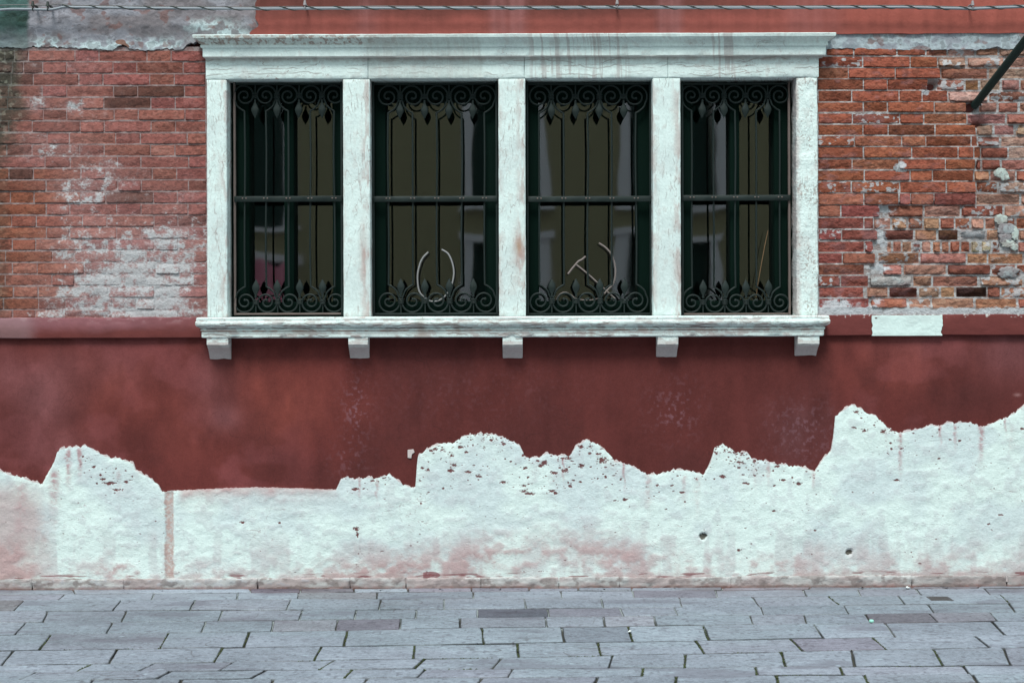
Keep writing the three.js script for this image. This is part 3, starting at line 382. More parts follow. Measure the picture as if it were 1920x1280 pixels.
// ── brickwork ──
function brickwork(name, label, tint, x0, x1, y0, y1, list, o) {
  const bw = group(name, house); bw.userData.label = label;
  const w = 1024, h = 1024, id = new Int16Array(w * h).fill(-1), kx = w / (x1 - x0), ky = h / (y1 - y0);
  list.forEach((b, n) => { for (let j = Math.max(0, Math.floor((y1 - b.y1) * ky)); j < Math.min(h, (y1 - b.y0) * ky); j++) for (let i = Math.max(0, Math.floor((b.x0 - x0) * kx)); i < Math.min(w, (b.x1 - x0) * kx); i++) id[j * w + i] = n; });
  const t = wallTex(x0, y0, x1, y1, w, h, (x, y, out, i, j) => {
    const k = id[j * w + i], n1 = fbm(x / 40 + 5, y / 30, 4), n2 = fbm(x / 10 + 2, y / 6, 4), n3 = fbm(x / 2.6, y / 2.2, 3), g = hash(i, j);
    let c;
    if (k >= 0) { const b = list[k]; c = b.c.slice(); c = mix3(c, [c[0] * 1.25, c[1] * 1.45, c[2] * 1.5], ss(0.5, 0.68, n2) * 0.6); c = mix3(c, [c[0] * 0.5, c[1] * 0.5, c[2] * 0.5], ss(0.5, 0.33, fbm(x / 7 + 31, y / 3.5 + 8, 3)) * 0.7); if (b.lime) c = mix3(c, [0.40, 0.39, 0.41], ss(0.62 - 0.3 * b.lime, 0.72 - 0.3 * b.lime, fbm(x / 9 + 77, y / 6, 4)) * 0.85); }
    else c = mix3(o.mortar, o.mortar2, ss(0.4, 0.62, n2));
    const r = o.stain(x, y, n1, n2, n3, k >= 0, k >= 0 ? hash(k, 7) : 0.5); c = mix3(c, r[0], r[1]);
    if (r[2]) c = mix3(c, r[2], r[3]);
    const m = 1 + (n3 - 0.5) * 0.42 + (g - 0.5) * 0.14; out[0] = c[0] * m; out[1] = c[1] * m; out[2] = c[2] * m; out[3] = 0.5 + (n2 - 0.5) * 0.55 + (n3 - 0.5) * 0.5;
  });
  const mat = wallMat(t, o.bump, 0.93);
  const mg = gridSurface(150, 150, (u, v) => { const wx = lerp(x0 + 1, x1 - 1, u), wy = lerp(y1 - 1, y0 + 1, v); return [X(wx), Y(wy), o.mz(wx, wy) + (fbm(wx / 9, wy / 6, 3) - 0.5) * 0.008]; }, 0.05);
  mesh('mortar', uvRect(mg, t.rect, 0), mat, bw);
  for (const b of list) {
    const W_ = b.x1 - b.x0, H_ = b.y1 - b.y0, nx = clamp(Math.round(W_ / 6), 3, 15), ny = clamp(Math.round(H_ / 4.5), 4, 10), s = rnd() * 100, R = b.rough, tx = rr(-1, 1) * 0.02 * R, ty = rr(-1, 1) * 0.05 * R;
    const g = gridSurface(nx, ny, (u, v) => {
      const cu = u * 2 - 1, cv = v * 2 - 1, rc = 1 - 0.10 * R * Math.pow(Math.abs(cu), 8) * Math.pow(Math.abs(cv), 3);
      let wx = lerp(b.x0, b.x1, u), wy = lerp(b.y1, b.y0, v);
      const ex = Math.pow(Math.abs(cu), 6), ey = Math.pow(Math.abs(cv), 4);
      wx += -cu * ex * (noise(wy / 3 + s, 2) * 1.6 * R) ; wy += cv * ey * (fbm(wx / 7 + s, 5, 2) * 2.4 * R - 0.3) * 0.9; if (rc < 1) wy = lerp((b.y0 + b.y1) / 2, wy, rc);
      const edge = Math.max(ex, ey), n = fbm(wx / 11 + s, wy / 5.5, 4) - 0.5;
      return [X(wx), Y(wy), b.z + n * 0.011 * R - edge * 0.0026 * (0.4 + R * 0.8) + (u - 0.5) * tx * 0.3 + (v - 0.5) * ty * 0.3];
    }, 0.04);
    mesh('brick', uvRect(g, t.rect, 0.02), mat, bw);
  }
}
const vary = (c, a) => { const v = rr(1 - a, 1 + a), q = rr(-0.06, 0.06); return [c[0] * v, c[1] * v * (1 + q), c[2] * v * (1 - q * 0.6)]; };
{
  const J = [[-120, -60, 10, 28, 55, 142, 187, 277, 322, 387], [-110, -20, 24, 45, 81, 126, 213, 258, 345, 387], [-120, -25, 22, 63, 149, 194, 282, 328, 387], [-100, -15, 17, 80, 126, 214, 259, 347, 387], [-120, -30, 15, 59, 154, 196, 284, 330, 387], [-85, 2, 82, 126, 215, 260, 348, 387], [-115, -27, 17, 61, 151, 196, 284, 330, 387], [-90, -3, 89, 131, 218, 264, 352, 388], [-118, -30, 13, 61, 150, 196, 283, 329, 388], [-98, -8, 85, 132, 221, 265, 355, 388], [-128, -40, 17, 63, 152, 199, 286, 332, 388], [-95, -5, 87, 132, 221, 266, 354, 388], [-130, -40, 20, 64, 152, 199, 288, 333, 388], [-95, -6, 87, 131, 219, 265, 353, 388], [-130, -40, 22, 68, 155, 201, 289, 334, 388], [-95, -6, 87, 131, 219, 266, 354, 388], [-130, -40, 23, 67, 156, 201, 289, 335, 388], [-70, 10, 98, 140, 228, 274, 313, 363, 388], [-130, -40, 23, 70, 158, 203, 291, 337, 388], [-75, 9, 97, 140, 228, 275, 362, 388], [-130, -40, 25, 71, 158, 203, 289, 335, 388], [-75, 6, 72, 123, 211, 255, 290, 353, 388], [-110, -20, 23, 66, 120, 208, 255, 334, 388]];
  const list = [];
  J.forEach((js, r) => {
    const yt = 93.5 + r * 22.12, drop = lx => -ROLL * (CX - lx);
    const dark = { 3: [[259, 347], [214, 259]], 4: [[196, 284]], 10: [[17, 63]], 0: [[-60, 55]], 1: [[24, 81]], 2: [[-25, 63]], 12: [[199, 288]] };
    for (let i = 0; i + 1 < js.length; i++) {
      const a = js[i], b = js[i + 1], c = (a + b) / 2, dy = drop(c), base = c < 130 && yt > 300 ? [0.235, 0.072, 0.046] : [0.242, 0.080, 0.066];
      let col = vary(base, 0.11); if (rnd() < 0.14) col = mix3(col, [0.33, 0.125, 0.095], 0.6); if (rnd() < 0.1) col = mix3(col, [0.12, 0.04, 0.03], 0.5);
      for (const [p, q] of dark[r] || []) if (a >= p - 3 && b <= q + 3) col = [0.105, 0.042, 0.032];
      list.push({ x0: a + rr(0.9, 1.7), x1: b - rr(0.9, 1.7), y0: yt + dy + rr(0.9, 1.9), y1: yt + dy + (r === 22 ? 16 : 21.2) - rr(0.8, 1.6), z: rr(-0.0025, 0.0015), c: col, rough: c < 30 && yt < 260 ? 1.3 : rr(0.45, 0.8), lime: 0 });
    }
  });
  brickwork('brickwork', 'even brickwork of soft red bricks with white bloom, left of the windows', null, XL, 402, 84, 600, list, {
    mortar: [0.235, 0.15, 0.145], mortar2: [0.29, 0.225, 0.225], bump: 0.004, mz: () => -0.0045,
    stain: (x, y, n1, n2, n3, brick, hb) => {
      const m = blob(x, y, 225, 545, 115, 50) * 1.25 + blob(x, y, 255, 470, 120, 48) * 0.95 + blob(x, y, 150, 400, 55, 75) * 0.5 + blob(x, y, 345, 440, 60, 60) * 0.55 + blob(x, y, 330, 560, 80, 45) * 0.7 + blob(x, y, 140, 195, 16, 9) * 1.2 + blob(x, y, 205, 303, 16, 9) * 0.9 + blob(x, y, 70, 195, 20, 14) * 0.9 + blob(x, y, 90, 275, 60, 30) * 0.42 + blob(x, y, 195, 585, 200, 9) * 0.9 + blob(x, y, 90, 110, 110, 40) * 0.2 + blob(x, y, 170, 330, 70, 40) * 0.4 + blob(x, y, 120, 200, 110, 90) * 0.30 + blob(x, y, 300, 330, 110, 110) * 0.15 + blob(x, y, 200, 480, 170, 120) * 0.25;
      const a = clamp(ss(0.44, 0.68, fbm(x / 11 + 4, y / 9 + 9, 4) * 0.52 + n3 * 0.22 + m * 0.19 + (hb - 0.5) * 0.16) * clamp(m * 1.7)), haze = clamp(m * 0.8 * (0.7 + 0.6 * hb));
      const wc = mix3([0.36, 0.20, 0.20], [0.465, 0.455, 0.475], a);
      const gz = ss(62, 18, x + (n1 - 0.5) * 50) * ss(330, 190, y + (n2 - 0.5) * 60) + ss(24, 4, x + (n2 - 0.5) * 16) * 0.4; const gc = mix3([0.028, 0.044, 0.034], [0.14, 0.15, 0.12], ss(0.58, 0.68, n2));
      return [wc, clamp(Math.max(a * 0.88, haze * 0.75)), gc, clamp(gz) * 0.72];
    },
  });
}
{
  const Yr = [[89, 103], [105.7, 125], [127, 146], [148, 167.5], [169.6, 189.5], [191, 209], [212.7, 230.7], [233, 252], [254.7, 273], [275, 295], [298, 316.6], [319, 338], [340, 360.5], [362, 383], [384.5, 405.5], [408, 428], [430, 449], [452, 471.6], [474, 492.7], [495.5, 514], [516.6, 536], [537.7, 556.5], [558.8, 577]];
  const J = [[1552, 1603, 1684, 1738, 1780, 1833, 1876, 1930, 1990, 2068], [1535, 1620, 1709, 1761, 1816, 1887, 1950, 2010, 2068], [1535, 1593, 1681, 1767, 1857, 1930, 1985, 2068], [1535, 1621, 1666, 1742, 1758, 1813, 1840, 1881, 1916, 1980, 2068], [1535, 1599, 1688, 1731, 1779, 1856, 1940, 2010, 2068], [1535, 1621, 1666, 1754, 1814, 1838, 1874, 1914, 1980, 2068], [1535, 1600, 1689, 1734, 1815, 1890, 1960, 2068], [1535, 1620, 1667, 1755, 1833, 1866, 1907, 1980, 2068], [1535, 1604, 1693, 1738, 1823, 1835, 1879, 1950, 2068], [1535, 1621, 1711, 1798, 1828, 1841, 1894, 1960, 2068], [1535, 1599, 1687, 1774, 1831, 1843, 1880, 1960, 2068], [1535, 1622, 1708, 1750, 1828, 1859, 1908, 1990, 2068], [1535, 1598, 1688, 1776, 1833, 1875, 1930, 2000, 2068], [1535, 1621, 1687, 1709, 1753, 1832, 1916, 2000, 2068], [1535, 1578, 1652, 1666, 1735, 1804, 1885, 1960, 2068], [1535, 1621, 1639, 1674, 1704, 1733, 1765, 1793, 1822, 1849, 1870, 1890, 1907, 1960, 2068], [1535, 1579, 1648, 1656, 1717, 1760, 1800, 1851, 1876, 1895, 1912, 1970, 2068], [1535, 1622, 1639, 1664, 1675, 1693, 1713, 1730, 1750, 1767, 1783, 1803, 1822, 1841, 1862, 1879, 1896, 1910, 1935, 1960, 2000, 2068], [1535, 1580, 1643, 1648, 1726, 1815, 1855, 1922, 1990, 2068], [1535, 1621, 1656, 1695, 1778, 1861, 1908, 1980, 2068], [1535, 1577, 1629, 1631, 1713, 1750, 1837, 1922, 2000, 2068], [1535, 1620, 1624, 1668, 1723, 1765, 1793, 1853, 1879, 1930, 2000, 2068], [1535, 1577, 1631, 1633, 1704, 1748, 1829, 1910, 1990, 2068]];
  const skip = new Set(['3:3', '5:4', '14:2', '16:2', '17:2', '18:2', '19:1', '20:2', '21:1', '22:2', '15:10', '16:9', '17:15']);
  const palette = [[0.30, 0.115, 0.075], [0.25, 0.075, 0.05], [0.32, 0.15, 0.10], [0.20, 0.065, 0.045], [0.28, 0.10, 0.08], [0.34, 0.155, 0.115]];
  const set = { '21:6': [0.05, 0.021, 0.015], '16:5': [0.10, 0.04, 0.024], '3:5': [0.20, 0.09, 0.045], '17:12': [0.36, 0.27, 0.18], '17:13': [0.37, 0.285, 0.19], '20:3': [0.34, 0.305, 0.30], '1:4': [0.36, 0.19, 0.15], '16:4': [0.34, 0.16, 0.10], '21:4': [0.37, 0.21, 0.15], '21:5': [0.33, 0.17, 0.10], '18:5': [0.34, 0.155, 0.09], '15:3': [0.33, 0.16, 0.10], '19:4': [0.16, 0.05, 0.035], '16:3': [0.17, 0.058, 0.046], '21:3': [0.13, 0.042, 0.032], '16:6': [0.40, 0.35, 0.35], '16:8': [0.40, 0.34, 0.34], '8:6': [0.36, 0.20, 0.16], '12:5': [0.34, 0.2, 0.16], '9:6': [0.36, 0.22, 0.18] };
  const bound = polyY([[89, 1738], [125, 1761], [150, 1767], [170, 1768], [190, 1790], [212, 1815], [250, 1833], [300, 1838], [380, 1800], [384, 1655], [405, 1640], [600, 1628]]);
  const list = [];
  J.forEach((js, r) => {
    const [ya, yb] = Yr[r];
    for (let i = 0; i + 1 < js.length; i++) {
      if (skip.has(`${r}:${i}`)) continue;
      const a = js[i], b = js[i + 1], c = (a + b) / 2, old = c > bound((ya + yb) / 2), dy = ROLL * (c - CX);
      let col = old ? vary(palette[Math.floor(rnd() * 6)], 0.14).map((q, i) => q * (ya < 262 ? [1.12, 1.4, 1.5][i] : [1.06, 1.15, 1.15][i])) : vary(yb > 380 ? [0.245, 0.068, 0.058] : [0.262, 0.076, 0.045], 0.17);
      if (!old && rnd() < 0.25) col = mix3(col, [0.34, 0.13, 0.08], 0.6); if (!old && rnd() < 0.15) col = mix3(col, [0.14, 0.042, 0.026], 0.6);
      col = set[`${r}:${i}`] || col;
      const gp = old ? [1.6, 3.0] : [0.9, 1.8];
      let hole = `${r}:${i}` === '3:5' ? -0.02 : 0;
      list.push({ x0: a + rr(...gp), x1: b - rr(...gp), y0: ya + dy + rr(0, old ? 1.2 : 0.8), y1: yb + dy - rr(0, old ? 1.2 : 0.6), z: old ? rr(-0.019, -0.004) + hole : rr(-0.003, 0.004), c: col, rough: old ? rr(1.3, 1.9) : rr(0.7, 1.1), lime: old && rnd() < 0.3 ? rr(0.1, 0.6) : (!old && c < 1700 && rnd() < 0.15 ? rr(0.05, 0.25) : 0) });
    }
  });
  brickwork('brickwork', 'crumbling patched brickwork of orange and brown bricks, right of the windows', null, 1520, XR, 84, 600, list, {
    mortar: [0.27, 0.22, 0.215], mortar2: [0.42, 0.40, 0.41], bump: 0.007, mz: (x, y) => (x > bound(y) ? -0.022 : -0.007) + (y > 574 ? 0.012 : 0) - 0.07 * clamp(1.4 * (blob(x, y, 1750, 163, 9, 7) + blob(x, y, 1823, 203, 10, 8) + blob(x, y, 1836, 236, 13, 3))),
    stain: (x, y, n1, n2, n3, brick) => {
      const m = blob(x, y, 1560, 572, 45, 16) * 0.9 + blob(x, y, 1640, 565, 20, 12) * 0.6 + ss(574, 584, y + (n2 - 0.5) * 6) * 0.95 + blob(x, y, 1690, 312, 12, 7) * 1.1 + blob(x, y, 1880, 470, 40, 60) * 0.28 + blob(x, y, 1655, 440, 14, 50) * 0.7 + blob(x, y, 1650, 505, 22, 14) * 0.8 + blob(x, y, 1665, 395, 20, 14) * 0.5 + blob(x, y, 1740, 172, 14, 10) * 0.9 + blob(x, y, 1635, 212, 8, 4);
      const a = ss(0.45, 0.62, fbm(x / 9 + 14, y / 6 + 9, 4) * 0.6 + m * 0.42) * clamp(m * 1.9);
      const ps = ss(0.58, 0.72, fbm(x / 25 + 3, y / 14, 4)) * (x < 1740 ? 0.4 : 0.2);
      return [[0.44, 0.44, 0.47], clamp(a) * 0.9, [0.30, 0.17, 0.19], brick ? ps * 0.55 : 0];
    },
  });
  // lumps of old white plaster still sticking to the bricks
  const lumpTex = wallTex(1670, 300, 1930, 530, 512, 512, (x, y, o, i, j) => { const n = fbm(x / 5, y / 5, 4), n1 = fbm(x / 14 + 3, y / 12, 3), g = hash(i, j); let c = mix3([0.95, 1, 0.97], [0.72, 0.62, 0.60], ss(0.45, 0.62, n1) * 0.8); c = mix3(c, [0.4, 0.3, 0.3], ss(0.6, 0.72, n) * 0.6); const m = 0.9 + (n - 0.5) * 0.3 + (g - 0.5) * 0.15; o[0] = c[0] * m; o[1] = c[1] * m; o[2] = c[2] * m; o[3] = n; });
  const wm = wallMat(lumpTex, 0.004, 0.95, { color: lin(0.60, 0.62, 0.60) }), gm = wallMat(lumpTex, 0.004, 0.95, { color: lin(0.40, 0.39, 0.42) });
  const lump = (px, py, rx, ry, m, sq = 2) => { const [wx, wy] = LV(px, py), q0 = rnd() * 80, sh = new THREE.Shape(); for (let i = 0; i < 26; i++) { const t = i / 26 * Math.PI * 2, c = Math.cos(t), d = Math.sin(t), l = Math.pow(Math.abs(c) ** sq + Math.abs(d) ** sq, -1 / sq) * (0.5 + 0.95 * fbm(c * 2.3 + q0, d * 2.3, 4)), x = X(wx) + c * l * rx / PX, y = Y(wy) + d * l * ry / PX; i ? sh.lineTo(x, y) : sh.moveTo(x, y); } const g = new THREE.ExtrudeGeometry(sh, { depth: 0.016, bevelEnabled: true, bevelSize: 0.003, bevelThickness: 0.003, bevelSegments: 2, steps: 1 }), p = g.attributes.position; for (let i = 0; i < p.count; i++) p.setZ(i, p.getZ(i) - 0.022 + (fbm(p.getX(i) * 60 + q0, p.getY(i) * 60, 3) - 0.5) * 0.008); mesh('plaster_remnant', uvRect(toCreasedNormals(g, 0.8), lumpTex.rect, 0.3), m, house); };
  for (const a of [[1878, 410, 10, 9], [1904, 437, 7, 13], [1889, 455, 12, 6], [1903, 462, 7, 6], [1878, 324, 12, 9], [1885, 331, 9, 6]]) lump(...a, wm);
  for (const a of [[1888, 428, 13, 9, gm, 5], [1886, 445, 10, 7, gm, 5], [1891, 510, 17, 8, gm, 5], [1690, 316, 13, 8, gm]]) lump(...a);
}

// ── the window surround of white stone ──
const surround = group('window_surround', house); surround.userData.label = 'white stone surround of the row of four windows';
{
  const t = wallTex(340, 50, 1590, 690, 2048, 1024, (x, y, o, i, j) => {
    const n1 = fbm(x / 60 + 7, y / 60, 4), n2 = fbm(x / 12, y / 14, 4), n3 = fbm(x / 3.2, y / 3.2, 3), g = hash(i, j), jamb = y > 148 && y < 590, high = y < 148, sill = y >= 590;
    let c = mix3([0.715, 0.795, 0.78], [0.635, 0.695, 0.69], ss(0.42, 0.66, n1) * 0.8); c = mix3(c, [0.50, 0.47, 0.455], ss(0.58, 0.74, n2) * 0.38);
    if (jamb) {
      const v = crack(x / 11 + 3, y / 46, 0.020) * ss(0.4, 0.6, fbm(x / 30, y / 50 + 3, 3)), v2 = crack(x / 6 + 30, y / 18 + 4, 0.016) * ss(0.46, 0.6, n2);
      c = mix3(c, [0.30, 0.22, 0.21], clamp(v * 0.6 + v2 * 0.4));
      const ed = Math.max(...[430, 643, 695, 935, 985, 1224, 1276, 1490].map((e, q) => (q % 2 ? ss(18, 0, x - e) * (x > e - 3 ? 1 : 0) : ss(18, 0, e - x) * (x < e + 3 ? 1 : 0)) * 0.6));
      c = mix3(c, [0.46, 0.33, 0.31], clamp(ed * ss(0.40, 0.62, fbm(x / 8, y / 30, 4)) + blob(x, y, 688, 470, 9, 60) * 0.5 + blob(x, y, 975, 465, 12, 40) * 0.8 * n2 * 1.6));
      c = mix3(c, [0.42, 0.25, 0.16], clamp(blob(x, y, 977, 460, 6, 14)) * 0.7);
      const uj = x / 6.2 + (fbm(x / 40 + 5, y / 26, 3) - 0.5) * 2.6, ij = Math.floor(uj), dj = Math.abs(uj - ij - 0.5), gj = ss(0.52, 0.66, fbm(ij * 7.13 + 3, y / 13 + ij * 3.7, 3)); c = mix3(c, [0.22, 0.17, 0.165], ss(0.14, 0.03, dj) * gj * (0.12 + 0.5 * ss(0.45, 0.65, fbm(x / 38 + 60, y / 60, 3))));
      if (x > 1480) { const pt = ss(0.66, 0.76, noise(x / 2.4, y / 2.6)) * ss(0.4, 0.6, noise(x / 16, y / 30)); c = mix3(c, [0.30, 0.22, 0.20], pt * 0.6); c = mix3(c, [0.48, 0.40, 0.40], ss(1504, 1492, x + (n2 - 0.5) * 12) * 0.55); }
    }
    if (high) {
      const v = crack(x / 95 + 2, y / 13 + 1, 0.007) * ss(104, 110, y) * ss(0.38, 0.5, fbm(x / 120, y / 60, 2)), v2 = crack(x / 34 + 40, y / 9, 0.012) * ss(0.52, 0.62, n1);
      c = mix3(c, [0.30, 0.215, 0.205], clamp(v * 0.95 + v2 * 0.65));
      if (y > 104) for (const [q, vy] of [115, 121, 127, 133, 139].entries()) { const yy = vy + (fbm(x / 34 + q * 9, q * 3.3, 4) - 0.5) * 17, gt = ss(0.46, 0.6, fbm(x / 44 + q * 13.7, q, 3)); c = mix3(c, [0.20, 0.15, 0.145], ss(1.5, 0.2, Math.abs(y - yy)) * gt * (q % 2 ? 0.3 : 0.62) * (0.5 + n3)); }
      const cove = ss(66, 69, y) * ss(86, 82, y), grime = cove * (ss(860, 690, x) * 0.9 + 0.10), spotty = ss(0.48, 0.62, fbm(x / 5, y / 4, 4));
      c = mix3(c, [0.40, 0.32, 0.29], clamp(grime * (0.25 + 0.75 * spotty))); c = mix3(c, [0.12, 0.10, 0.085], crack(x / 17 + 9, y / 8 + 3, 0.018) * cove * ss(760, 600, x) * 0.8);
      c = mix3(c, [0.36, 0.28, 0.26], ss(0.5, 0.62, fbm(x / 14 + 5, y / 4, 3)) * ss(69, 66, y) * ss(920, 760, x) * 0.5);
      const rain = ss(0.52, 0.66, fbm(x / 5.5, y / 90 + 2, 3)) * clamp(ss(990, 1010, x) * ss(1200, 1160, x) + ss(1330, 1345, x) * ss(1395, 1380, x) + blob(x, y, 1143, 90, 10, 60) * 1.5 + ss(915, 905, x) * ss(700, 712, x) * 0.4); c = mix3(c, [0.43, 0.37, 0.36], clamp(rain) * 0.6);
      c = mix3(c, [0.52, 0.545, 0.52], ss(697, 700, x) * ss(915, 905, x) * 0.45);
      c = mix3(c, [0.44, 0.33, 0.30], ss(117, 106, y + (n2 - 0.5) * 12) * ss(104, 107, y) * 0.55);
    }
    if (sill) {
      const v = crack(x / 42 + 12, y / 8 + 6, 0.014) * ss(0.42, 0.56, n1), v2 = crack(x / 15 + 2, y / 9, 0.016) * ss(0.54, 0.64, fbm(x / 50 + 9, y / 30, 3));
      c = mix3(c, [0.30, 0.21, 0.20], clamp(v * 0.75 + v2 * 0.6)); c = mix3(c, [0.40, 0.29, 0.28], ss(0.5, 0.66, fbm(x / 18 + 60, y / 6, 4)) * 0.55);
      c = mix3(c, [0.38, 0.31, 0.28], clamp(blob(x, y, 800, 612, 11, 26) * 0.8 + blob(x, y, 868, 610, 5, 12) * 0.6 + blob(x, y, 1114, 622, 5, 9) * 0.7 + blob(x, y, 575, 612, 30, 14) * 0.4 * n2 * 1.8));
      for (const [q, vy] of [597, 603, 609, 622, 627].entries()) { const yy = vy + (fbm(x / 26 + q * 7, q * 5.3, 4) - 0.5) * 13, gt = ss(0.52, 0.64, fbm(x / 26 + q * 11.7, q, 3)); c = mix3(c, [0.20, 0.13, 0.12], ss(1.4, 0.4, Math.abs(y - yy)) * gt * 0.8 * ss(634, 631, y)); }
      c = mix3(c, [0.44, 0.28, 0.23], ss(2.2, 0.6, Math.abs(y - 613.8)) * (0.35 + 0.6 * ss(0.4, 0.6, n2))); c = mix3(c, [0.30, 0.21, 0.20], ss(1.0, 0.4, Math.abs(y - 618.6)) * 0.6 + ss(0.9, 0.3, Math.abs(y - 599)) * 0.5 * ss(0.42, 0.55, n1));
      if (y > 634) c = mix3(c, [0.54, 0.47, 0.46], 0.6);
      c = mix3(c, [0.50, 0.41, 0.41], ss(644, 647, y) * 0.75);
    }
    const m = 1 + (n2 - 0.5) * 0.14 + (n3 - 0.5) * 0.18 + (g - 0.5) * 0.14; o[0] = c[0] * m; o[1] = c[1] * m; o[2] = c[2] * m; o[3] = 0.55 + (n2 - 0.5) * 0.45 + (n3 - 0.5) * 0.35;
  });
  const stone = wallMat(t, 0.0035, 0.8), rough = wallMat(t, 0.008, 0.85), R = t.rect, put = (n, g, m = stone, d = 0.25) => mesh(n, uvRect(g, R, d), m, surround);
  const ZF = 0.05, BK = -0.30, corner = (px, py, z) => at(px, py, z);
  // jambs and mullions stand between the sill and the lintel
  const yS = Y(592), yL = at(900, 146.5, ZF)[1];
  const post = (n, a, b, m, zf = ZF, am = 0.0016) => { const [xa] = at(a, 370, zf), [xb] = at(b, 370, zf); put(n, roughBox(xa, xb, yS, yL - 0.001, BK, zf, 0.006, 0.022, am, 16), m); };
  post('jamb', 388, 425.5, stone); post('mullion', 643.5, 694, stone); post('mullion', 935, 985.5, stone); post('mullion', 1224.5, 1276.5, stone); post('jamb', 1493.5, 1533.5, rough, ZF, 0.006);
  // lintel in four stones
  const yLt = at(900, 107, ZF)[1] + 0.012, lx = [385.5, 690, 983, 1252, 1535.5].map(p => at(p, 125, ZF)[0]);
  for (let k = 0; k < 4; k++) put('lintel', roughBox(lx[k] + 0.0008, lx[k + 1] - 0.0008, yL, yLt, BK, ZF + 0.003, 0.005, 0.022, 0.0015, 16));
  // mouldings that turn the corner at both ends
  function moulding(prof, xl, xr, n, amp) {
    const m = prof.length - 1, pathN = n + 4;
    const g = gridSurface(pathN, m, (u, v) => {
      const k = Math.round(v * m), i = Math.round(u * pathN), [y, z, nz = 1] = prof[k]; let x, zz = z;
      const a = xl - z, b = xr + z;
      if (i === 0) { x = a; zz = Math.min(z, -0.03); } else if (i === 1) { x = a; zz = lerp(Math.min(z, -0.03), z, 0.5); } else if (i === pathN) { x = b; zz = Math.min(z, -0.03); } else if (i === pathN - 1) { x = b; zz = lerp(Math.min(z, -0.03), z, 0.5); } else x = lerp(a, b, (i - 2) / (pathN - 4));
      const q = fbm(x * 13, y * 40, 3) - 0.5, chip = Math.pow(noise(x * 17 + 3, y * 25), 6) * nz;
      return [x, y + q * amp * 0.7, zz + q * amp - chip * 0.010];
    });
    return toCreasedNormals(g, 0.55);
  }
  {
    const z0 = 0.13, f = (py, z) => at(960, py, z)[1];
    const prof = [[f(106, 0.02), -0.03], [f(105.4, 0.088), 0.02], [f(105.4, 0.088), 0.084, 0.4], [f(104, 0.088), 0.088], [f(97, 0.088), 0.088, 0], [f(90, 0.088), 0.088, 0], [f(88, 0.088), 0.089, 0], [f(87.2, 0.09), 0.098, 0], [f(83.2, 0.1), 0.101, 0], [f(82.5, 0.1), 0.097, 0], [f(80, 0.1), 0.098, 1.2], [f(76, 0.11), 0.105, 1.2], [f(72.5, 0.12), 0.118, 1.2], [f(70, 0.13), 0.130, 1], [f(69, 0.135), 0.137, 0.4], [f(63.6, 0.14), 0.140, 0.5], [f(62.4, 0.14), 0.136, 0.3], [f(62.2, 0.13), 0.10], [f(62, 0.1), 0.03], [f(61.8, 0.05), -0.03]];
    const xl = at(380, 95, 0.088)[0] + 0.088, xr = at(1548.5, 95, 0.088)[0] - 0.088; put('cornice', moulding(prof, xl, xr, 320, 0.003));
  }
  {
    const f = (py, z) => at(960, py, z)[1];
    const prof = [[f(632, 0.0), -0.03], [f(631.6, 0.09), 0.03], [f(631, 0.1), 0.092, 1], [f(629.5, 0.1), 0.097, 1.3], [f(624, 0.1), 0.097, 0.2], [f(619.5, 0.1), 0.097, 0], [f(618.8, 0.1), 0.094, 0], [f(618, 0.1), 0.102, 0], [f(614.5, 0.1), 0.103, 0.2], [f(613.6, 0.1), 0.096, 0.3], [f(612, 0.11), 0.106, 0.6], [f(609.5, 0.12), 0.122, 0.8], [f(606, 0.13), 0.129, 0.6], [f(602, 0.13), 0.129, 0.2], [f(600, 0.13), 0.126, 0], [f(598.8, 0.13), 0.122, 0], [f(598, 0.13), 0.124, 0], [f(594.5, 0.13), 0.124, 0.4], [f(592.8, 0.12), 0.119, 0.2], [f(592, 0.12), 0.10], [f(592, 0.05), 0.03], [f(592, 0), -0.03]];
    const xl = at(378, 624, 0.097)[0] + 0.097, xr = at(1545, 624, 0.097)[0] - 0.097;
    put('sill', moulding(prof, xl, xr, 320, 0.0035)); put('sill', roughBox(X(392), X(1530), Y(630), Y(592.5), BK, -0.02, 0.004, 0.08, 0));
  }
  // five brackets under the sill
  for (const [a, b, lo] of [[387.5, 428, 671.5], [653, 690, 670], [942.5, 980, 669.5], [1233, 1272, 667.5], [1495.5, 1536.5, 665]]) {
    const z = 0.085, [xa, yt] = at(a, 632, z), [xb] = at(b, 632, z), yl = at(a, lo, 0.05)[1], hh = yt - yl;
    const s = new THREE.Shape(); s.moveTo(-0.05, yt + 0.012); s.lineTo(z, yt + 0.012); s.lineTo(z + 0.002, yt - hh * 0.33); s.bezierCurveTo(z - 0.02, yt - hh * 0.45, z - 0.062, yt - hh * 0.72, z - 0.084, yl); s.lineTo(-0.05, yl); s.closePath();
    const g0 = new THREE.ExtrudeGeometry(s, { depth: xb - xa - 0.01, bevelEnabled: true, bevelSize: 0.004, bevelThickness: 0.005, bevelSegments: 2, steps: 6, curveSegments: 10 });
    const p = g0.attributes.position; for (let i = 0; i < p.count; i++) { const zz = p.getX(i), y = p.getY(i), e = p.getZ(i), q = fbm(e * 40 + a, y * 40, 3) - 0.5; p.setXYZ(i, xb - 0.005 - e + q * 0.004, y + q * 0.006 * (y < yl + 0.02 ? 2 : 1), zz + q * 0.005); }
    put('bracket', toCreasedNormals(g0, 0.5), stone, 0.3);
  }
}

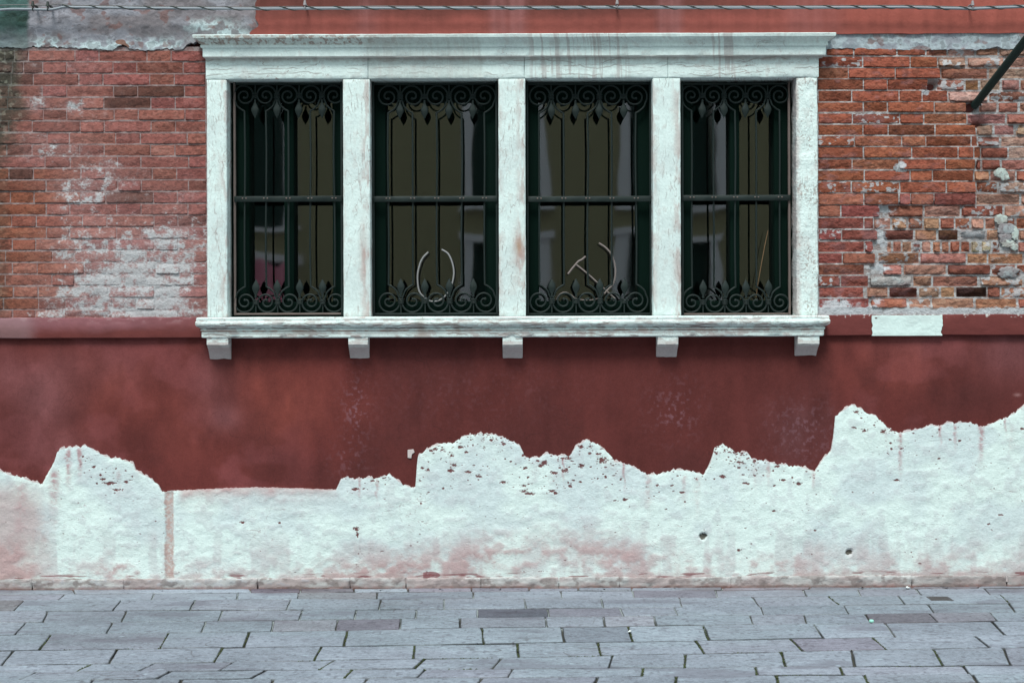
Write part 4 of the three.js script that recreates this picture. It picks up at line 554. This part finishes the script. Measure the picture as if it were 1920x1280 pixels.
// ── windows: dark painted frames, old glass, wrought grilles ──
const iron = new THREE.MeshPhysicalMaterial({ color: lin(0.0075, 0.0145, 0.0135), roughness: 0.62, specularIntensity: 0.7 });
const rust = new THREE.MeshStandardMaterial({ color: lin(0.15, 0.11, 0.10), roughness: 0.75, metalness: 0.1 });
const paint = new THREE.MeshPhysicalMaterial({ color: lin(0.0004, 0.0075, 0.005), roughness: 0.85, specularIntensity: 0.2 });
const glass = new THREE.MeshPhysicalMaterial({ color: lin(0.9, 0.95, 0.92), transmission: 1, thickness: 0, roughness: 0.03, ior: 2.35 });
const ZG = -0.045, ZP = -0.172;
const WIN = [[425.5, 643.5, [459, 499, 541, 582, 627], 'L', 440, 641], [694, 935, [728, 774, 819, 866, 908.5], 'R', 700, 931.5], [985.5, 1224.5, [1011, 1057, 1102, 1147, 1192.5], 'R', 989, 1220], [1276.5, 1493.5, [1297, 1338, 1378.5, 1418, 1462], 'L', 1279.5, 1480]];
const finialGeo = (() => {                                         // a flattened spear leaf, tip up, 0.115 m tall
  const pr = [[0.0001, 0], [0.0065, 0.003], [0.0075, 0.008], [0.006, 0.016], [0.0085, 0.026], [0.018, 0.044], [0.0245, 0.060], [0.025, 0.070], [0.0195, 0.086], [0.0095, 0.104], [0.0001, 0.121]].map(([r, y]) => new THREE.Vector2(r, y));
  const g = new THREE.LatheGeometry(pr, 10); g.scale(1, 1, 0.38); return g;
})();
for (const [wi, [a, b, bars, first, fa, fb]] of WIN.entries()) {
  const xa = at(fa, 370, ZG)[0] - 0.012, xb = at(fb, 370, ZG)[0] + 0.012, yB = Y(592), yT = at((a + b) / 2, 147, 0.05)[1];
  const lx = at(a, 370, 0.05)[0], rx = at(b, 370, 0.05)[0];
  // casement
  const cas = group('casement', house), s = 0.088, zf = -0.082, zb = -0.235;
  const two = wi === 0 || wi === 3, sl0 = wi === 0 ? 0.115 : s, sr0 = wi === 3 ? 0.115 : s, L = lx - 0.004, Rr = rx + 0.004;
  const fr = [roughBox(L, L + sl0, yB, yT, zb, zf, 0.004, 0.2, 0), roughBox(Rr - sr0, Rr, yB, yT, zb, zf, 0.004, 0.2, 0), roughBox(L + sl0, Rr - sr0, yT - 0.10, yT, zb, zf, 0.004, 0.2, 0), roughBox(L + sl0, Rr - sr0, yB, yB + 0.095, zb, zf, 0.004, 0.2, 0)];
  mesh('frame', fr, paint, cas);
  const splits = two ? [[L + sl0, (L + Rr) / 2 - 0.03], [(L + Rr) / 2 + 0.03, Rr - sr0]] : [[L + sl0, Rr - sr0]];
  if (two) mesh('meeting_stile', roughBox((L + Rr) / 2 - 0.03, (L + Rr) / 2 + 0.03, yB + 0.095, yT - 0.10, zb, zf - 0.008, 0.004, 0.2, 0), paint, cas);
  for (const [p, q] of splits) { const ph = wi * 13.7 + p; mesh('pane', gridSurface(16, 40, (u, v) => { const x = lerp(p - 0.004, q + 0.004, u), y = lerp(yB + 0.09, yT - 0.095, v); return [x, y, ZP + (fbm(x * 3.1 + ph, y * 2.3 + ph, 2) - 0.5) * 0.0015 + (u - 0.5) * 0.0006 * (wi % 2 ? 1 : -1)]; }), glass, cas); }
  // grille
  const gr = group('window_grille', house), pxY = (p, y) => at(p, y, ZG)[1], pxX = (p, y) => at(p, y, ZG)[0];
  const by = pxY((a + b) / 2, 586), ty = pxY((a + b) / 2, 158.5), midA = pxY((a + b) / 2, 366.5 + (wi === 3 ? -1 : 1)), midB = midA - 0.036;
  const side = x => roughBox(x, x + 0.013, by - 0.012, ty + 0.02, ZG - 0.018, ZG + 0.006, 0.002, 0.03, 0.0015);
  mesh('frame', side(xa + 0.006), wi === 0 ? rust : iron, gr); mesh('frame', side(xb - 0.019), wi === 3 ? rust : iron, gr);
  mesh('rail', roughBox(xa + 0.019, xb - 0.019, by - 0.011, by, ZG - 0.008, ZG + 0.008, 0.002, 0.03, 0.0012), wi === 3 || wi === 0 ? rust : iron, gr);
  mesh('rail', roughBox(xa + 0.019, xb - 0.019, ty, ty + 0.011, ZG - 0.008, ZG + 0.008, 0.002, 0.03, 0.001), iron, gr);
  mesh('rail', roughBox(xa + 0.012, xb - 0.008, midB, midA, ZG + 0.009, ZG + 0.017, 0.002, 0.03, 0.0008), iron, gr);
  const bx = bars.map(p => pxX(p, 370)), Rs = (bx[4] - bx[0]) / 8 * 0.955, rb = 0.0062;
  const col = []; for (let k = 0; k < 4; k++) col.push((bx[k] + bx[k + 1]) / 2);
  const path = (k, up) => {                                        // from the bar's end through the collar, round the circle and into the spiral
    const dir = (first === 'R') === (k % 2 === 0) ? 1 : -1, x0 = bx[k], yc = up ? ty - 0.003 - Rs : by + 0.003 + Rs, sg = up ? -1 : 1, pts = [];
    const shoulder = yc + sg * Rs * 1.42;
    pts.push([x0, shoulder, ZG]); pts.push([x0 + dir * Rs * 0.32, yc + sg * Rs * 1.24, ZG + 0.001]); pts.push([x0 + dir * Rs * 0.72, yc + sg * Rs * 0.86, ZG + 0.002]);
    const turns = 1.86, n = 46;
    for (let i = 0; i <= n; i++) { const th = (0.09 - i / n * turns) * Math.PI * 2 * 1, f = i / n, r = Rs * (0.985 - 0.80 * Math.pow(clamp((f - 0.16) / 0.84), 0.9)) ; pts.push([x0 + dir * Math.cos(th) * r - dir * 0 , yc + sg * Math.sin(th) * r - sg * Math.pow(f, 2) * Rs * 0.02, ZG + 0.001]); }
    return { pts, end: pts[pts.length - 1], shoulder };
  };
  for (let k = 0; k < 5; k++) {
    const lo = path(k, false), hi = path(k, true), jog = rr(-0.004, 0.004);
    const bar = tube([[bx[k], lo.shoulder - 0.003, ZG], [bx[k] + jog, (lo.shoulder + midB) / 2, ZG], [bx[k], midA, ZG - 0.001], [bx[k] - jog, (hi.shoulder + midA) / 2, ZG], [bx[k], hi.shoulder + 0.003, ZG]], rb, 14, 8);
    const sl = tube(lo.pts, rb * 0.92, 130, 7), sh = tube(hi.pts, rb * 0.92, 130, 7);
    const ball = e => { const g = new THREE.SphereGeometry(rb * 1.5, 10, 8); g.translate(...e); return g; };
    mesh('bar', [bar, sl, sh, ball(lo.end), ball(hi.end)], iron, gr);
    const rv = new THREE.SphereGeometry(0.0052, 8, 6); rv.scale(1, 1, 0.6); const r1 = rv.clone().translate(bx[k] - 0.011, (midA + midB) / 2 + 0.004, ZG + 0.017), r2 = rv.clone().translate(bx[k] + 0.011, (midA + midB) / 2 + 0.004, ZG + 0.017);
    mesh('rivet', [r1, r2], rust, gr);
  }
  for (let k = 0; k < 4; k++) for (const up of [false, true]) {
    const yc = up ? ty - 0.003 - Rs : by + 0.003 + Rs, sg = up ? -1 : 1, x = col[k];
    const g = finialGeo.clone(); if (up) g.rotateX(Math.PI); g.rotateZ(rr(-0.03, 0.03)); g.translate(x, yc + sg * 0.022, ZG + 0.006); mesh('finial', g, iron, gr);
    const c = []; for (const o of [-0.011, 0, 0.011]) { const q = new THREE.TorusGeometry(0.0135, 0.0045, 6, 14); q.rotateX(Math.PI / 2); q.scale(1.12, 1, 0.85); q.translate(x, yc + o, ZG); c.push(q); }
    mesh('collar', c, iron, gr);
    const st = new THREE.CylinderGeometry(0.0045, 0.0045, Rs - 0.008, 7); st.translate(x, yc - sg * (Rs + 0.008) / 2, ZG); mesh('stem', st, iron, gr);
  }
}

// ───────────────────────── things on and behind the wall ─────────────────────────
{                                                                  // the cable along the top
  const cb = tag(group('power_cable'), 'pale grey cable wrapped with thin dark wire along the top of the wall', 'cable'), z = 0.075;
  const line = polyY([[-150, 18], [0, 18.5], [20, 17], [60, 17.5], [90, 18], [105, 16.5], [118, 13], [135, 13.5], [250, 15], [480, 16.5], [700, 15], [960, 15.3], [1157, 14], [1300, 14.5], [1500, 14.2], [1700, 13.5], [1823, 16.5], [1870, 14.5], [1920, 12.5], [2070, 12]]);
  const P = px => { const [x, y] = at(px, line(px), z); return [x, y, z]; }, pts = []; for (let px = -150; px <= 2070; px += 15) pts.push(P(px));
  mesh('cable_core', tube(pts, 0.0082, 500, 10), new THREE.MeshStandardMaterial({ color: lin(0.25, 0.265, 0.30), roughness: 0.6 }), cb);
  const dk = new THREE.MeshStandardMaterial({ color: lin(0.035, 0.04, 0.036), roughness: 0.7 }), hel = [], pitch = 51;
  for (let px = 116; px <= 2070; px += 3) { const t = -(px - 116) / pitch * Math.PI * 2, [x, y] = P(px); hel.push([x, y + Math.cos(t) * 0.0105 + 0.0015, z + Math.sin(-t) * 0.0105]); }
  mesh('wrap_wire', tube(hel, 0.0033, 2000, 6), dk, cb);
  const car = []; for (let px = -150; px <= 2070; px += 20) { const [x, y] = P(px), up = px < 118 ? 0.026 : 0.0115; car.push([x, y + up + (noise(px / 60, 3) - 0.5) * 0.003, z]); }
  mesh("carrier_wire", tube(car, 0.0026, 400, 6), new THREE.MeshStandardMaterial({ color: lin(0.16, 0.15, 0.15), roughness: 0.6, metalness: 0.3 }), cb);
  for (const px of [62, 90, 572, 1157, 1823]) { const [x, y] = P(px); const st = new THREE.CylinderGeometry(0.006, 0.0075, 0.085, 8); st.rotateX(Math.PI / 2); st.translate(x, y + 0.03, z - 0.03); const kn = new THREE.CylinderGeometry(0.0065, 0.011, 0.03, 10); kn.translate(x, y + 0.034, z + 0.006); const ring = new THREE.TorusGeometry(0.0125, 0.003, 6, 14); ring.rotateY(Math.PI / 2); ring.translate(x, y + 0.004, z); mesh('clip', [st, kn, ring], px > 500 ? new THREE.MeshStandardMaterial({ color: lin(0.3, 0.26, 0.27), roughness: 0.7 }) : dk, cb); }
}
{                                                                  // the iron brace at the upper right
  const br = tag(group('iron_brace'), 'dark green iron brace slanting out of the brickwork at the upper right', 'brace');
  const m = new THREE.MeshStandardMaterial({ color: lin(0.008, 0.026, 0.022), roughness: 0.7, metalness: 0.2 });
  const [x0, y0] = at(1829, 196, -0.01), [x1, y1] = at(1935, 60, 0.62), A = new THREE.Vector3(x0, y0, -0.02), B = new THREE.Vector3(x1, y1, 0.62), dir = B.clone().sub(A);
  const g = new THREE.CylinderGeometry(0.0255, 0.025, dir.length(), 12, 8); g.translate(0, dir.length() / 2, 0);
  const g2 = new THREE.SphereGeometry(0.026, 12, 8); const q = new THREE.Quaternion().setFromUnitVectors(new THREE.Vector3(0, 1, 0), dir.clone().normalize());
  for (const k of [g, g2]) { k.applyQuaternion(q); k.translate(A.x, A.y, A.z); }
  mesh('bar', [g, g2], m, br);
  const f = new THREE.CylinderGeometry(0.029, 0.029, 0.03, 12); f.applyQuaternion(q); f.translate(B.x, B.y, B.z); mesh('end_ring', f, m, br);
}
{                                                                  // pale hoop, stick emblem and stick behind the grilles
  const pale = new THREE.MeshStandardMaterial({ color: lin(0.27, 0.26, 0.265), roughness: 0.6 }), z = -0.085;
  const P3 = (l, zz = z) => l.map(([x, y]) => [...at(x, y, zz), zz]);
  tag(mesh('hoop', tube(P3([[803, 472], [792, 484], [784, 507], [783, 528], [787, 547], [796, 557], [808, 564], [822, 563], [835, 554], [846, 536], [851, 512], [848, 492], [840, 475], [828, 467]]), 0.0056, 90, 8), pale), 'pale open hoop behind the second window grille from the left', 'hoop');
  const wood = new THREE.MeshStandardMaterial({ color: lin(0.22, 0.175, 0.165), roughness: 0.7 });
  const em = tag(group('stick_emblem'), 'thin pale sticks laid as a hammer and sickle behind the third grille', 'stick emblem');
  mesh('hammer', [tube(P3([[1080, 495], [1100, 511], [1120, 529], [1140, 547], [1153, 559]]), 0.005, 20, 7), tube(P3([[1065, 513], [1076, 499], [1085, 489], [1091, 486], [1098, 480]]), 0.0062, 20, 7)], wood, em);
  mesh('sickle', [tube(P3([[1123, 455], [1135, 463], [1145, 474], [1151, 488], [1154, 504], [1153, 520], [1149, 533], [1141, 541], [1133, 550]]), 0.0056, 50, 7)], wood, em);
  tag(mesh('twig', tube(P3([[1043, 561], [1050, 551], [1059, 547], [1070, 552], [1080, 559], [1100, 562], [1118, 560], [1130, 554]]), 0.0042, 40, 6), wood), 'thin bent twig lying low behind the third window grille', 'twig');
  tag(mesh('stick', tube(P3([[1440, 432], [1434, 460], [1427, 498], [1420, 538], [1418, 556]]), 0.0024, 30, 6), new THREE.MeshStandardMaterial({ color: lin(0.20, 0.115, 0.055), roughness: 0.7 })), 'thin straight orange stick leaning behind the rightmost window grille', 'stick');
}
{                                                                  // small litter and an iron cover on the paving
  const onG = (px, py) => [xOf(px, py), zOf(px, py)];
  const paper = new THREE.MeshStandardMaterial({ color: lin(0.7, 0.72, 0.72), roughness: 0.9, side: THREE.DoubleSide });
  const scrap = (px, py, w, d, m, label, cat) => { const [x, zz] = onG(px, py), s = rnd() * 50; const g = gridSurface(6, 4, (u, v) => [(u - 0.5) * w * (0.8 + 0.3 * noise(v * 3, s)), 0.004 + 0.012 * fbm(u * 3 + s, v * 3, 2) * (Math.abs(u - 0.5) + 0.2), -(v - 0.5) * d * (0.7 + 0.5 * noise(u * 3, s + 3))]); g.rotateY(rr(-0.6, 0.6)); g.translate(x, 0.002, zz); tag(mesh('paper_scrap', g, m), label, cat); };
  scrap(1553, 1096, 0.055, 0.03, paper, 'long white paper scrap against the plinth at right', 'paper scrap');
  scrap(1702, 1102, 0.022, 0.03, paper, 'tiny white paper scrap in a joint near the plinth at far right', 'paper scrap');
  scrap(1181, 1185, 0.014, 0.035, paper, 'white paper scrap standing in a mossy joint right of the dark worn slab', 'paper scrap');
  const [cx, cz] = onG(1634, 1165), cap = new THREE.LatheGeometry([[0.0001, 0.011], [0.010, 0.011], [0.0125, 0.0095], [0.0132, 0], [0.0115, 0], [0.011, 0.0085], [0.0001, 0.009]].map(([a, b]) => new THREE.Vector2(a, b)), 16); cap.translate(cx, 0.002, cz);
  tag(mesh('bottle_cap', cap, new THREE.MeshStandardMaterial({ color: lin(0.35, 0.7, 0.6), roughness: 0.4 })), 'pale turquoise bottle cap in a joint of the paving at right', 'bottle cap');
  const dc = tag(group('drain_cover'), 'small dark rectangular iron cover let into a slab at right', 'drain cover'), [dx, dz] = onG(1762, 1122), im = new THREE.MeshStandardMaterial({ color: lin(0.07, 0.06, 0.062), roughness: 0.7, metalness: 0.4 });
  mesh('frame', [roughBox(dx - 0.066, dx + 0.066, -0.01, 0.0045, dz - 0.055, dz - 0.047, 0.001, 0.05, 0), roughBox(dx - 0.066, dx + 0.066, -0.01, 0.0045, dz + 0.047, dz + 0.055, 0.001, 0.05, 0), roughBox(dx - 0.066, dx - 0.058, -0.01, 0.0045, dz - 0.047, dz + 0.047, 0.001, 0.05, 0), roughBox(dx + 0.058, dx + 0.066, -0.01, 0.0045, dz - 0.047, dz + 0.047, 0.001, 0.05, 0)], im, dc);
  mesh('lid', roughBox(dx - 0.057, dx + 0.057, -0.01, 0.0038, dz - 0.046, dz + 0.046, 0.001, 0.02, 0.001), im, dc);
}

// ───────────────────────── the house across the street, seen in the panes ─────────────────────────
{
  const oh = tag(group('house'), 'ochre house across the street, mirrored in the dark window panes', 'house'), z = 12.5;
  const ochre = new THREE.MeshStandardMaterial({ color: lin(0.365, 0.325, 0.195), roughness: 0.95 }), trim = new THREE.MeshStandardMaterial({ color: lin(0.86, 0.83, 0.86), roughness: 0.85 }), dk = new THREE.MeshStandardMaterial({ color: lin(0.01, 0.04, 0.032), roughness: 0.7 });
  const top = 8.2, cols = [[-8.6, -7.4], [-4.75, -3.66], [-0.66, 0.44], [1.95, 3.2], [6.2, 7.3]], rowsOf = k => k === 1 ? [[1.15, 2.62], [3.2, 5.6]] : [[1.15, 2.95], [3.55, 5.6]];
  const w = []; let x = -11; for (const [k, [a, b]] of cols.entries()) { w.push(box(x, a, -0.1, top, z, z + 0.4)); let y = -0.1; for (const [c, e] of rowsOf(k)) { w.push(box(a, b, y, c, z, z + 0.4)); y = e; } w.push(box(a, b, y, top, z, z + 0.4)); x = b; } w.push(box(x, 11, -0.1, top, z, z + 0.4));
  mesh('wall', w, ochre, oh); mesh('roof', box(-11.2, 11.2, top, top + 0.15, z - 0.3, z + 3), new THREE.MeshStandardMaterial({ color: lin(0.25, 0.1, 0.06), roughness: 0.9 }), oh);
  for (const [k, [a, b]] of cols.entries()) for (const [c, e] of rowsOf(k)) {
    const q = group('window', oh);
    mesh('surround', [box(a - 0.2, a, c, e, z - 0.04, z + 0.1), box(b, b + 0.2, c, e, z - 0.04, z + 0.1), box(a - 0.26, b + 0.26, e, e + 0.12, z - 0.08, z + 0.1), box(a - 0.26, b + 0.26, c - 0.08, c, z - 0.14, z + 0.1)], trim, q);
    mesh('pane', box(a, b, c, e, z + 0.2, z + 0.22), dk, q);
  }
  const pink = new THREE.MeshStandardMaterial({ color: lin(0.80, 0.30, 0.40), roughness: 0.95 });
  tag(mesh('cloth', gridSurface(30, 24, (u, v) => { const x = -4.2 + 0.7 * u, y = 1.25 + 1.35 * v + 0.05 * Math.sin(u * 9); return [x + 0.03 * Math.sin(v * 7), y, z - 0.12 - 0.04 * Math.sin(u * 17 + v * 2)]; }), pink), 'pink cloth hung at a window across the street, mirrored in the leftmost window', 'cloth');
}

// ───────────────────────── draw ─────────────────────────
const renderer = new THREE.WebGLRenderer({ antialias: true });
renderer.setSize(1024, 682);
renderer.toneMapping = THREE.LinearToneMapping; renderer.toneMappingExposure = EXPOSURE;
renderer.shadowMap.enabled = true;
renderer.render(scene, camera);
